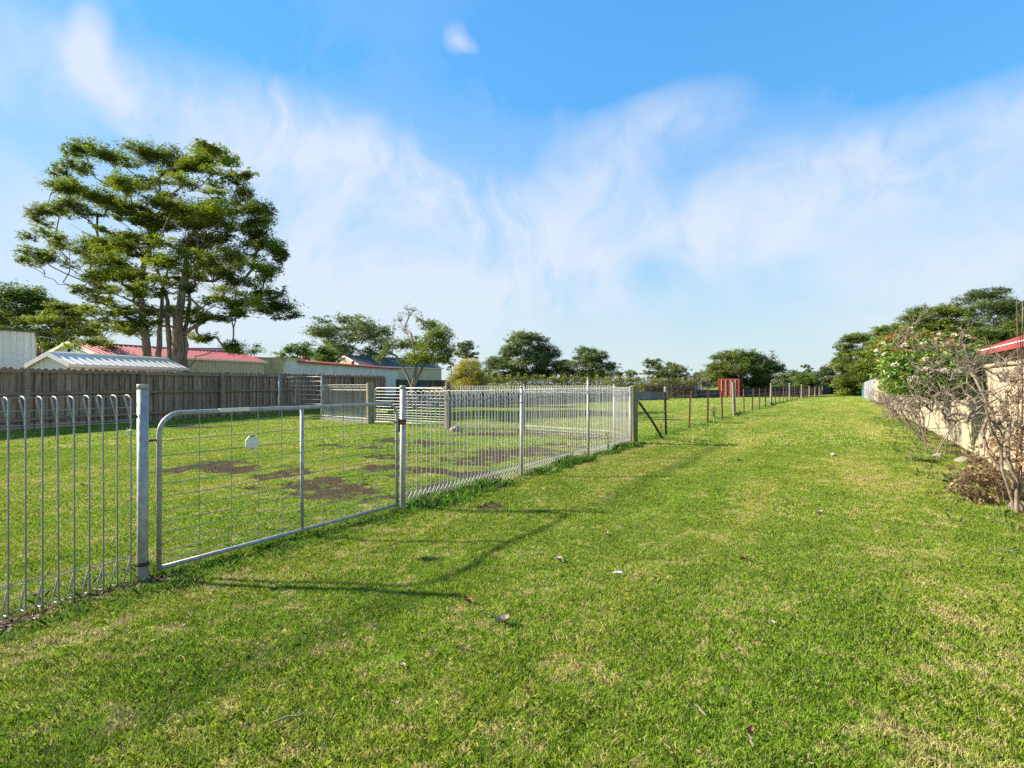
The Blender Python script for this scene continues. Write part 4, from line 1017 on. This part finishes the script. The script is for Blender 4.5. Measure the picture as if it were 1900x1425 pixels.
simple_tree('bright_tree', 'bright fronded green plant crown peeking above the pale shed', 12, 568, 640, 34, 33, 12, 13, lf_bright, bark_grey, group=GB, leaf=.38, asp=.16, per=208, cr=.4)
simple_tree('gum_tree', 'grey green gum tree behind the pale skillion shed', 640, 578, 690, 84, 66, 34, 14, lf_euc, bark_pale, group=GM, leaf=.28, per=161, cr=.27, twigs=3, maxr=.35, tip=0.0165)
simple_tree('gum_tree', 'small dark shrub crown left of the grey green gum tree', 552, 640, 676, 36, 58, 12, 15, lf_dkbush, bark_dark, group=GM, leaf=.22, per=338, cr=.4)
simple_tree('round_bush', 'rounded dark green bush above the red skillion roof', 604, 641, 690, 33, 56, 22, 16, lf_dkbush, bark_dark, cat='bush', leaf=.16, per=858, cr=.36, flatz=.7)
simple_tree('gum_tree', 'slender umbrella shaped gum behind the yellow bush', 866, 632, 672, 26, 80, 12, 17, lf_far, bark_pale, group=GM, leaf=.26, per=234, cr=.4, tip=0.0165)
simple_tree('gum_tree', 'low leaning gum beside the slender umbrella gum', 838, 664, 706, 14, 75, 6, 18, lf_far, bark_pale, group=GM, leaf=.24, per=234, cr=.5, tip=0.0165)
simple_tree('gum_tree', 'tallest rounded gum tree beyond the brush hedge', 976, 616, 712, 66, 88, 52, 19, lf_far, bark_pale, group=GM, leaf=.30, per=208, cr=.25, tip=0.0220, maxr=.5)
simple_tree('gum_tree', 'dark low gum at foot of the tallest rounded gum', 922, 662, 712, 28, 84, 16, 20, lf_far, bark_pale, group=GM, leaf=.28, per=260, cr=.4)
simple_tree('gum_tree', 'dark spreading tree right of the tallest rounded gum', 1092, 645, 712, 52, 84, 36, 21, lf_far, bark_grey, group=GM, leaf=.28, per=247, cr=.28, tip=0.0193)
simple_tree('gum_tree', 'small open gum right of the dark spreading tree', 1172, 686, 712, 17, 110, 8, 22, lf_far, bark_pale, group=GM, leaf=.34, per=156, cr=.45)
simple_tree('gum_tree', 'two tiered gum between small open gum and spreading container tree', 1212, 663, 712, 25, 105, 20, 23, lf_far, bark_pale, group=GM, leaf=.34, per=161, cr=.35, tip=0.0220)
simple_tree('gum_tree', 'low broad gum left of the spreading container tree', 1258, 676, 714, 32, 108, 18, 24, lf_far, bark_pale, group=GM, leaf=.34, per=156, cr=.33, tip=0.0220)
simple_tree('spreading_tree', 'wide spreading green tree over the red container', 1375, 650, 722, 82, 80, 60, 25, leafmat('mid_leaf', (.06, .095, .02), (.20, .26, .05), .3), bark_grey, group=GM, leaf=.26, per=234, cr=.22, tip=0.0165, twigs=5, depth=5)
simple_tree('bare_shrub', 'pale bare twiggy shrub left of the red container', 1302, 684, 734, 26, 70, 14, 26, lf_brown, twig_mat, cat='shrub', leaf=.14, per=36, cr=.4, tip=0.0121, twigs=10)
simple_tree('bare_tree', 'leafless branching treetop right of the spreading container tree', 1428, 643, 715, 24, 78, 12, 27, lf_brown, bark_dark, leaf=.12, per=20, cr=.4, tip=0.0165, twigs=9)
simple_tree('gum_tree', 'low dark gum behind the pale bare shrub left of the container', 1305, 690, 722, 34, 112, 20, 38, lf_far, bark_pale, group=GM, leaf=.36, per=150, cr=.36, tip=.02)
simple_tree('gum_tree', 'feathery gum beyond the wire fence end', 1476, 688, 728, 34, 115, 20, 28, lf_far, bark_pale, group=GM, leaf=.36, per=135, cr=.32, tip=0.0220)
simple_tree('gum_tree', 'slim tall gum crown rising above the lane end trees', 1498, 672, 700, 12, 118, 7, 29, lf_far, bark_pale, group=GM, leaf=.34, per=182, cr=.5, tip=0.0220)
simple_tree('lane_tree', 'bushy dark green tree at the far end of lane', 1492, 692, 732, 30, 98, 22, 30, lf_dkbush, bark_dark, leaf=.26, per=312, cr=.36, flatz=.8)
simple_tree('gum_tree', 'open topped gum left of the dark cypress', 1533, 678, 734, 34, 104, 26, 31, lf_far, bark_pale, group=GM, leaf=.34, per=182, cr=.32, tip=0.0275)
simple_tree('cypress_tree', 'tall dark cypress closing the lane beside the grey fence', 1588, 618, 742, 50, 84, 80, 32, lf_con, bark_dark, group=GR, leaf=.24, per=312, cr=.27, flatz=.52)
simple_tree('cypress_tree', 'olive cypress nearest the photinia bush behind the wall', 1655, 604, 738, 66, 62, 84, 33, lf_con, bark_dark, group=GR, leaf=.2, per=416, cr=.26, flatz=.52, tintbias=.18, trunk=1655)
simple_tree('cypress_tree', 'jagged topped cypress above the photinia bush', 1728, 566, 735, 84, 66, 100, 34, lf_con, bark_dark, group=GR, leaf=.21, per=353, cr=.22, flatz=.52, tintbias=.05, trunk=1715)
simple_tree('pine_tree', 'tallest grey green pine behind the red roofed brick house', 1830, 536, 715, 88, 74, 90, 35, lf_far, bark_dark, group=GR, leaf=.24, per=249, cr=.23, flatz=.52)
simple_tree('cypress_tree', 'low cypress just above the red house roof', 1830, 606, 715, 70, 52, 66, 36, lf_con, bark_dark, group=GR, leaf=.18, per=436, cr=.25, flatz=.52)
simple_tree('pine_tree', 'dense pine at the right frame edge behind the house', 1915, 545, 700, 56, 60, 44, 37, lf_con, bark_dark, group=GR, leaf=.2, per=312, cr=.26, flatz=.52)
for args in (('low gum filling the gap left of the dark spreading tree', 1042, 668, 712, 30, 92, 20, 71), ('small round gum between dark spreading tree and small open gum', 1140, 684, 712, 22, 100, 14, 72), ('gum crown behind the two tiered gum', 1238, 670, 714, 26, 112, 16, 73), ('low gum right of the leafless treetop', 1452, 692, 730, 28, 104, 18, 74), ('tall gum between the open topped gum and dark cypress', 1560, 660, 738, 30, 100, 26, 75)):
    simple_tree('gum_tree', *args, lf_far, bark_pale, group=GM, leaf=.32, per=190, cr=.34, tip=.02)
# ---- the twiggy half-leafless tree past the yard
def twiggy():
    Y = 32; b = on(764, Y); rnd = random.Random(41); cl = []
    for (u, v, rx, ry, w) in [(805, 640, 30, 18, 1), (790, 665, 34, 16, 1), (815, 620, 22, 14, 1), (770, 640, 24, 14, .8), (830, 650, 16, 16, .9), (760, 670, 22, 12, .6), (800, 605, 20, 10, .8), (825, 668, 16, 10, .8), (745, 640, 18, 12, .45), (720, 650, 18, 14, .35), (705, 665, 12, 12, .3),
                              (750, 610, 14, 14, .06), (740, 590, 14, 12, .04), (760, 582, 14, 8, .04), (775, 590, 10, 10, .05), (785, 600, 10, 8, .15), (725, 615, 12, 12, .06), (712, 625, 10, 10, .06), (768, 575, 8, 6, .05), (755, 572, 8, 6, .04), (700, 612, 8, 8, .05)]:
        k = Y/FPX; y = Y+rnd.uniform(-1, 1)*1.4; cl.append((at(u, v, y), (rx*k*1.3, rx*k*1.3, ry*k*1.4), w+.04))
    tree('twiggy_tree', 'half leafless twiggy tree with bright green leaves on one side', b, [[b, at(766, 715, Y), at(772, 685, Y), at(768, 655, Y), at(764, 620, Y)], [at(766, 720, Y), at(752, 690, Y), at(735, 660, Y)], [at(768, 712, Y), at(785, 680, Y), at(800, 662, Y)]],
         cl, leafmat('elm_leaf', (.07, .115, .016), (.26, .33, .04), .35), bark_grey, leaf=.115, asp=.5, per=1500, tip=0.0085, flat=.4, twigs=12, seed=42, power=2.15, maxr=.15, trunk_r=[.14, .08, .085])
twiggy()
simple_tree('yellow_bush', 'rounded yellow green bush behind the far yard panels', 872, 664, 745, 46, 37, 46, 43, lf_yel, bark_grey, cat='bush', leaf=.075, per=2210, cr=.30, flatz=.9, bottom=.1)
# ---- overgrown brush hedge along the far side of the paddock
def hedge(name, label, poly, h, th, leafm, n, leaf, seed, cat='hedge'):
    rng = np.random.default_rng(seed); e = empty(name, poly[0], label=label, cat=cat); o0 = np.array(poly[0])
    segs = list(zip(poly[:-1], poly[1:])); Ls = np.array([(b-a).length for a, b in segs]); Ls /= Ls.sum(); Ps = []
    for (a, b), f in zip(segs, Ls):
        k = int(n*f); t = rng.random(k); P = np.array(a)[None]*(1-t)[:, None]+np.array(b)[None]*t[:, None]
        d = (b-a).normalized(); nn = np.array((-d.y, d.x, 0)); hh = h*(1+.10*np.sin(t*61)+.07*np.sin(t*143+1))
        z = hh*rng.random(k)**.7; P[:, 2] = gz(P[:, 0], P[:, 1])+z
        P += nn*(rng.uniform(-1, 1, k)*th*(1-.4*(z/h)**2))[:, None]+rng.normal(0, .05, (k, 3)); Ps.append(P)
    P = np.concatenate(Ps)
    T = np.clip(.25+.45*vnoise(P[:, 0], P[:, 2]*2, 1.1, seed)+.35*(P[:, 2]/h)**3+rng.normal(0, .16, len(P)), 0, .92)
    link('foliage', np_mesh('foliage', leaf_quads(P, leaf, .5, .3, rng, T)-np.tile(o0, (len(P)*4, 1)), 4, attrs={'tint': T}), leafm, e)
    m = MB()
    for (a, b) in segs:
        k = int((b-a).length/1.6)
        for i in range(k):
            q = a+(b-a)*(i/k); q = q-poly[0]; zz = G(q.x+poly[0].x, q.y+poly[0].y)-poly[0].z; m.tube([(q.x, q.y, zz-.1), (q.x+.1, q.y, zz+h*.8)], .05, 4)
    m.build('stems', bark_dark, e)
hedge('brush_hedge', 'long olive brush hedge along the far side of the paddock', [on(835, 50), on(1000, 55), on(1190, 62), on(1292, 67)], 2.2, .45, lf_hedge, 46000, .13, 51)
hedge('dead_hedge', 'dry tangled climber covering the fence left of the grey post', [on(1195, 52), on(1285, 58)], 1.35, .4, leafmat('dry_climber', (.06, .045, .025), (.19, .14, .07), .2), 9000, .12, 52)
hedge('shrub_row', 'dark shrubs under the trees beyond the red container', [on(1384, 82), on(1450, 92), on(1560, 108), on(1640, 100)], 1.7, .8, lf_con, 14000, .24, 53)
hedge('grass_clump', 'pale dry long grass at foot of the dark board fence', [on(800, 48), on(842, 46)], 1.0, .4, leafmat('dry_grass', (.16, .14, .05), (.38, .33, .16), .3), 2600, .16, 54, cat='grass')

# ================================================================== SHRUBS BY THE WALL
def photinia(label, bx, by, crown, stems, seed, per=1500, flowers=16, leaf=.095, red=.10):
    rnd = random.Random(seed); rng = np.random.default_rng(seed); b = Vector((bx, by, G(bx, by)))
    cl = [(Vector(c), r, 1.0) for c, r in crown]
    zt = max(c[0].z+c[1][2] for c in cl)
    def redden(P, T, rng):
        top = (P[:, 2] > zt-.45) & (rng.random(len(P)) < red*3.0); T = T.copy(); T[top | (rng.random(len(P)) < red*.2)] = 1.0; return T
    tr = []
    for k in range(stems):
        a = rnd.uniform(-.28, .28); s = b+Vector((a, rnd.uniform(-.2, .2), -.05)); c = Vector(rnd.choice(cl)[0])
        m = s.lerp(c, .45)+Vector((rnd.gauss(0, .10), rnd.gauss(0, .10), rnd.uniform(-.12, .05))); e_ = s.lerp(c, .85)+Vector((rnd.gauss(0, .08), rnd.gauss(0, .08), 0))
        tr.append([s, s.lerp(m, .5)+Vector((rnd.gauss(0, .04), rnd.gauss(0, .04), 0)), m, e_])
    e = tree('photinia_bush', label, b, tr, cl, lf_pho, twig_mat, leaf=leaf, asp=.42, per=per, tip=.0032, flat=.35, twigs=5, seed=seed, cat='bush', maxr=.026, power=2.4, group='photinia bushes along the wall', extra_tint=redden, jit=.06, rise=.1, along=.25, sides=7, crownname='foliage', trunkname='stems', tintbias=.08)
    # flower heads: domes of tiny blossoms
    fl_m = MATS.get('blossom') or surf('blossom', (.74, .66, .52), (.58, .47, .34), 30, .8)
    for k in range(flowers):
        c, r, _ = rnd.choice(cl); v = Vector((rnd.gauss(-.6, .7), rnd.gauss(-.7, .7), rnd.gauss(.35, .6))).normalized()
        q = Vector(c)+Vector((v.x*r[0], v.y*r[1], v.z*r[2]))*rnd.uniform(.85, 1.0)-b; R_ = rnd.uniform(.045, .085)
        pts = rng.normal(0, 1, (70, 3)); pts /= np.linalg.norm(pts, axis=1)[:, None]; pts[:, 2] = np.abs(pts[:, 2])*.7
        P = pts*R_*rng.uniform(.6, 1, (70, 1))
        link('flower_head', np_mesh('flower_head', leaf_quads(P, .022, .9, .3, rng, None), 4), fl_m, e, loc=q, rot=(v.y*-.6, v.x*.6, 0))
    return e
def C(u, v, Y, rx, ry): k = 1.25*Y/FPX; return (at(u, v, Y), (rx*k, rx*k, ry*k))
photinia('flowering photinia bush with red tips and bare stems beside the cream wall', *gp(1738, 842).xy,
         [C(1700, 690, 10.2, 42, 34), C(1745, 665, 10.0, 45, 32), C(1785, 690, 10.0, 36, 30), C(1735, 705, 9.7, 44, 28), C(1680, 660, 10.6, 34, 28), C(1715, 640, 10.5, 34, 22), C(1765, 645, 10.2, 32, 20), C(1790, 655, 10.1, 22, 26), C(1775, 718, 9.8, 30, 22), C(1690, 720, 10.3, 34, 20), C(1750, 735, 10.1, 32, 14), C(1778, 632, 10.1, 12, 14)], 9, 61, per=5200, flowers=34)
photinia('smaller photinia bush growing behind the flowering one along wall', *gp(1695, 800).xy,
         [C(1655, 650, 13.2, 26, 24), C(1648, 690, 13.0, 24, 26), C(1672, 630, 13.4, 26, 18), C(1665, 715, 13.0, 28, 20), C(1690, 625, 13.5, 22, 14), C(1640, 668, 13.3, 16, 20)], 8, 62, per=4200, flowers=12, leaf=.09)
def bare_shrub(name, label, bx, by, tips, stems, seed, mat=twig_mat, tip=.0028, maxr=.018, leafm=None, per=0, leaf=.05, twigs=6, cat='shrub', group=None, power=2.3, cr=.22):
    rnd = random.Random(seed); b = Vector((bx, by, G(bx, by))); tr = []
    for pts in stems: tr.append([b+Vector((rnd.gauss(0, .06), rnd.gauss(0, .06), -.05))]+[Vector(p) for p in pts])
    cl = [(Vector(p), (cr, cr, cr), 1.0) for p in tips]
    return tree(name, label, b, tr, cl, leafm or lf_brown, mat, leaf=leaf, asp=.5, per=per, tip=tip, flat=.0, twigs=twigs, seed=seed, cat=cat, maxr=maxr, power=power, jit=.07, rise=-.2, group=group, along=.2, sides=6, crownname='withered_leaves', trunkname='branches')
# bare stems further along the wall
rnd = random.Random(77)
for i, (u, v, us, lab) in enumerate([(1722, 822, (1690, 1650, 1668, 1700), 'bare grey stems leaning out under the photinia toward the lane'), (1672, 782, (1645, 1655, 1630, 1660), 'low bare shrub at the wall beyond the photinia bushes'), (1655, 765, (1640, 1632, 1625), 'farthest small bare shrub against the cream wall')]):
    q = gp(u, v); Y = q.y; tips = [at(uu+rnd.uniform(-16, 16), rnd.uniform(725, 770 if i == 0 else 752), Y+rnd.uniform(-.6, .6)) for uu in us for _ in range(14)]
    bare_shrub('bare_shrub', lab, q.x, q.y, tips, [[at(uu+14, v-(v-740)*.5, Y), at(uu, 748, Y)] for uu in us], 80+i, per=0, leaf=.05, twigs=6, group='bare shrubs along the wall', cr=.3)
# the large dead shrub at the right frame edge
Y = 5.55; q = gp(1884, 950)
tips = [at(u, v, Y+rnd.uniform(-.5, .5)) for u, v in [(1700, 640), (1716, 700), (1735, 668), (1750, 720), (1765, 690), (1780, 640), (1790, 610), (1800, 660), (1815, 690), (1770, 740), (1740, 745), (1722, 740), (1830, 650), (1850, 670), (1845, 720), (1870, 690), (1810, 735), (1790, 770), (1760, 780), (1850, 780), (1875, 740), (1890, 780), (1895, 820)]]
tips += [q_+Vector((rnd.gauss(0, .14), rnd.gauss(0, .2), rnd.gauss(-.06, .10))) for q_ in tips for _ in range(2)]
bare_shrub('dead_shrub', 'large bare dead shrub with leaning grey trunk near the right edge', q.x, q.y, tips,
           [[at(1858, 870, Y), at(1832, 790, Y), at(1818, 730, Y), at(1800, 690, Y)], [at(1880, 900, Y), at(1842, 840, Y+.1), at(1826, 760, Y+.2), at(1815, 700, Y+.2)], [at(1892, 900, Y), at(1868, 850, Y), at(1880, 780, Y+.1)], [at(1850, 900, Y+.1), at(1800, 850, Y+.2), at(1770, 800, Y+.3)]],
           91, tip=.0019, maxr=.030, per=0, leaf=.04, twigs=11, power=2.6)
# tall reddish canes
q = gp(1893, 900); Y = q.y
e = empty('tall_canes', (q.x, q.y, G(q.x, q.y)), label='tall thin reddish canes rising at the right frame edge', cat='plant')
for k, (u, v) in enumerate([(1886, 548), (1897, 560), (1892, 600), (1903, 585)]):
    a = at(1893+k*5-8, 900, Y); z = at(u, v, Y); m_ = a.lerp(z, .5)+Vector((.03, 0, 0)); MB().tube([Vector(t)-e.location for t in (a, m_, z)], [.010, .008, .004], 6).build('cane', twig_red if k != 1 else twig_mat, e, True)
# brown withered bush below it
cl = []
for (u, v, rx, ry, w) in [(1800, 905, 40, 30, 1), (1835, 880, 40, 32, 1), (1870, 850, 36, 36, 1), (1785, 880, 26, 22, .7), (1860, 915, 40, 24, 1), (1815, 930, 40, 18, .9), (1890, 800, 26, 40, .9), (1885, 740, 24, 36, .7), (1895, 880, 26, 36, 1), (1845, 830, 26, 26, .6), (1900, 700, 18, 24, .5), (1930, 850, 30, 60, 1), (1925, 760, 26, 40, .8), (1840, 790, 22, 30, .5), (1862, 760, 24, 40, .8), (1800, 850, 24, 26, .5), (1875, 700, 20, 34, .7), (1855, 820, 26, 30, .8), (1890, 660, 16, 20, .4)]:
    Yb = 6.25+rnd.uniform(-.35, .35); k = Yb/FPX; cl.append((at(u, v, Yb), (rx*k, rx*k, ry*k), w))
q = gp(1858, 930); b = Vector((q.x, 6.2, 0)); b.x = (1858-U0)/FPX*6.2
tree('withered_bush', 'tangled brown withered bush behind the leaning dead trunk', b, [[b, b+Vector((-.15, 0, .25)), b+Vector((-.3, .1, .5))], [b+Vector((.1, 0, 0)), b+Vector((.2, 0, .5)), b+Vector((.3, 0, .9))], [b+Vector((.0, .1, 0)), b+Vector((.05, 0, .3))]],
     cl, lf_brown, twig_red, leaf=.036, asp=.55, per=6500, tip=.0013, flat=.0, twigs=14, seed=95, cat='bush', maxr=.011, jit=.08, rise=-.3, shell=.45, crownname='withered_leaves', trunkname='branches')
# green weedy sprigs at the wall's foot between the shrubs
def weed(label, p, h, n, leafm, seed, spread=.12, leaf=.05, asp=.3, cat='weed', group='weeds along the fences'):
    rnd = random.Random(seed); rng = np.random.default_rng(seed); e = empty('weed_plant', p, label=label, cat=cat, group=group); m = MB(); Ps = []
    for k in range(n):
        a = rnd.uniform(0, 6.28); tipv = Vector((math.cos(a)*spread*rnd.uniform(.2, 1), math.sin(a)*spread*rnd.uniform(.2, 1), h*rnd.uniform(.6, 1))); mid = tipv*.5+Vector((0, 0, h*.12))
        m.tube([(0, 0, -.01), mid, tipv], [.004, .003, .0015], 5)
        for j in range(16): t = rnd.uniform(.15, 1); q = mid*2*t*(1-t)+tipv*t*t; Ps.append((q.x+rnd.gauss(0, .018), q.y+rnd.gauss(0, .018), q.z))
    m.build('stems', twig_mat, e); P = np.array(Ps); T = rng.random(len(P))*.9
    link('leaves', np_mesh('leaves', leaf_quads(P, leaf, asp, .3, rng, T), 4, attrs={'tint': T}), leafm, e)
weed('leafy green sprig growing by the cream wall between the shrubs', Vector((*gp(1806, 850).xy, 0)), .9, 8, lf_bright, 101, .18, .07)
weed('tall thin seeding weed at the last roll top panel', fp(7.9, 0, -.09), .42, 4, lf_dkbush, 102, .08, .05)
weed('reddish weed stalk at the foot of the dark brace pole', fp(11.25, 0, -.1), .55, 3, lf_yel, 103, .06, .05)
weed('low weed tuft around the first weathered timber post', fp(TP[4]+12.0, 0, -.12), .26, 14, lf_dkbush, 104, .3, .09)
weed('low weed tuft around the second weathered timber post', fp(TP[4]+24.0, 0, -.12), .28, 14, lf_dkbush, 105, .34, .1)
weed('leafy weed mat at the stems of the flowering photinia', Vector((*gp(1712, 858).xy, 0)), .12, 22, lf_dkbush, 106, .35, .05)
weed('dark weed mat between the withered bush and photinia stems', Vector((*gp(1775, 900).xy, 0)), .14, 22, lf_dkbush, 107, .3, .05)
weed('small upright weed in the grass strip before the tallest post', fp(6.6, 0, -.2), .2, 5, lf_dkbush, 108, .07, .04)
# spiky plant at the third picket
p = fp(TP[4]+2.41*3+.35, 0, -.12); e = empty('spiky_plant', p, label='dark spiky leaved plant growing at the wire fence', cat='plant'); rnd = random.Random(9)
for k in range(26):
    a = k*2.4; z0 = .12+.42*k/26; l = .30-.10*k/26; m = MB(); d = Vector((math.cos(a), math.sin(a), 0)); s = Vector((-d.y, d.x, 0)); vs = []
    for j, (r_, z_, w_) in enumerate([(0, 0, .012), (.4, .10, .024), (.8, .08, .018), (1, .02, .001)]): q = d*l*r_+Vector((0, 0, z0+z_*(1-k/40))); vs += [q-s*w_, q+s*w_+Vector((0, 0, .004))]
    m.raw(vs, [(2*j, 2*j+1, 2*j+3, 2*j+2) for j in range(3)]); me_ = m.mesh('leaf_blade'); at_ = me_.attributes.new('tint', 'FLOAT', 'POINT'); at_.data.foreach_set('value', [rnd.uniform(.2, .7)]*len(me_.vertices)); link('leaf_blade', me_, lf_dkbush, e)
MB().tube([(0, 0, -.02), (.01, 0, .3), (0, .01, .55)], [.018, .014, .006], 6).build('stem', bark_grey, e)

# ================================================================== SMALL THINGS ON THE GROUND
def stone(name, label, p, s, mat, seed, cat='rock', sq=.6, group=None):
    r = random.Random(seed); bm = bmesh.new(); bmesh.ops.create_icosphere(bm, subdivisions=3, radius=1); o = [Vector((r.uniform(-1, 1), r.uniform(-1, 1), r.uniform(-1, 1))).normalized() for _ in range(9)]
    for v in bm.verts:
        for d in o:
            k = v.co.dot(d)
            if k > .72: v.co -= d*(k-.72)*.9
        v.co *= 1+r.uniform(-.03, .03); v.co.z *= sq
    me = bpy.data.meshes.new(name); bm.to_mesh(me); bm.free(); o = link(name, me, mat, loc=(p.x, p.y, G(p.x, p.y)+s*sq*.35), scl=(s, s*.8, s), rot=(0, 0, r.uniform(0, 6))); tag(o, label, cat, group); return o
stone('rock', 'pinkish rock at the foot of round timber post in the yard', gp(846, 800), .17, rock_mat, 1, sq=.7)
stone('rock', 'pale stone among dead leaves at the feet of photinia stems', gp(1742, 850), .11, stone_pale, 2, sq=.6)
stone('rock', 'pale weathered stone between photinia stems and withered bush', gp(1786, 858), .13, stone_pale, 3, sq=.6)
stone('rock', 'pale stone at the base of the leaning dead trunk', gp(1890, 944), .10, stone_pale, 4, sq=.6)
stone('rock', 'small stone in the soil under the left wire panel', Vector((*fp(-.95, 0, -.12).xy, 0)), .045, stone_pale, 5, sq=.5)
def curled_leaf(label, u, v, L, seed, mat=dryleaf, lobes=5):
    r = random.Random(seed); q = gp(u, v); e = empty('dry_leaf', (q.x, q.y, G(q.x, q.y)+.022), r.uniform(0, 6), label=label, cat='leaf', group='dry leaves fallen on the lawn')
    m = MB(); vs = []; nx = 7
    for i in range(nx+1):
        t = i/nx; w = .42*math.sin(math.pi*min(1, t*.9+.06))*(1+.25*math.sin(t*17+seed))
        for s in (-1, -.5, 0, .5, 1): vs.append((L*(t-.5), L*w*s*.8, L*(.30*abs(s)**1.5+.22*(t-.5)**2*2+r.uniform(-.03, .05))))
    m.raw(vs, [(i*5+j, i*5+j+1, i*5+j+6, i*5+j+5) for i in range(nx) for j in range(4)]); m.build('blade', mat, e, True)
    MB().tube([(-L*.5, 0, .02*L), (-L*.8, L*.12, .1*L), (-L*.95, L*.2, .05*L)], .0015, 5).build('stalk', mat, e)
for i, (u, v, L, lab) in enumerate([(932, 1161, .085, 'largest crumpled pale leaf lying mid lawn'), (1036, 1048, .065, 'pale curled leaf farther up the lawn beyond the largest crumpled leaf'), (1147, 1073, .05, 'thin white leaf on open lawn right of centre'), (904, 1147, .03, 'tiny dry leaf beside the largest crumpled leaf'),
        (697, 1174, .035, 'small pale leaf in the lawn shadow left of the crumpled leaf'), (804, 1221, .035, 'small dry leaf below and left of the crumpled leaf'), (745, 1246, .04, 'brownish dry leaf low on the left lawn'), (861, 1216, .04, 'light dry leaf just below the crumpled leaf'),
        (1545, 846, .10, 'white paper scrap on the far lane grass'), (1372, 858, .09, 'pale leaf on the lane beyond the post shadows'), (1380, 1045, .05, 'small reddish leaf on the right half of lawn'), (1433, 1165, .04, 'tiny tan leaf at lower right lawn'), (1392, 1362, .04, 'small red brown leaf near the bottom edge'), (1520, 955, .08, 'dry leaf on the worn patch of lane'), (1125, 998, .05, 'pale leaf beyond the gate top shadow'), (868, 1122, .06, 'reddish brown leaf cluster at the tip of the post shadow'), (153, 905, .06, 'small brown leaf on the grass behind left wire panel')]):
    curled_leaf(lab, u, v, L, 300+i, mat=rust if 'reddish' in lab or 'red brown' in lab else (white_paint if 'white' in lab else dryleaf))
for i, (u, v, L, an) in enumerate([(540, 1346, .12, .4), (1300, 1320, .07, 1.9), (1870, 1028, .22, -.4), (1395, 1380, .05, 1.4)]):
    q = gp(u, v); e = empty('fallen_twig', (q.x, q.y, G(q.x, q.y)+.02), an, label=['short pale twig at the lower left of lawn', 'dry grass stalk at the bottom of right lawn', 'pale stick on grass below the dead shrub', 'short brown twig near bottom edge of the lawn'][i], cat='twig', group='twigs on the lawn')
    MB().tube([(-L/2, 0, 0), (-L*.1, .006, .008), (L*.2, -.004, .005), (L/2, .008, .012)], [.0035, .004, .003, .0015], 5).build('stick', twig_mat, e); MB().tube([(L*.1, 0, .006), (L*.3, .03, .014)], [.002, .001], 4).build('side_twig', twig_mat, e)
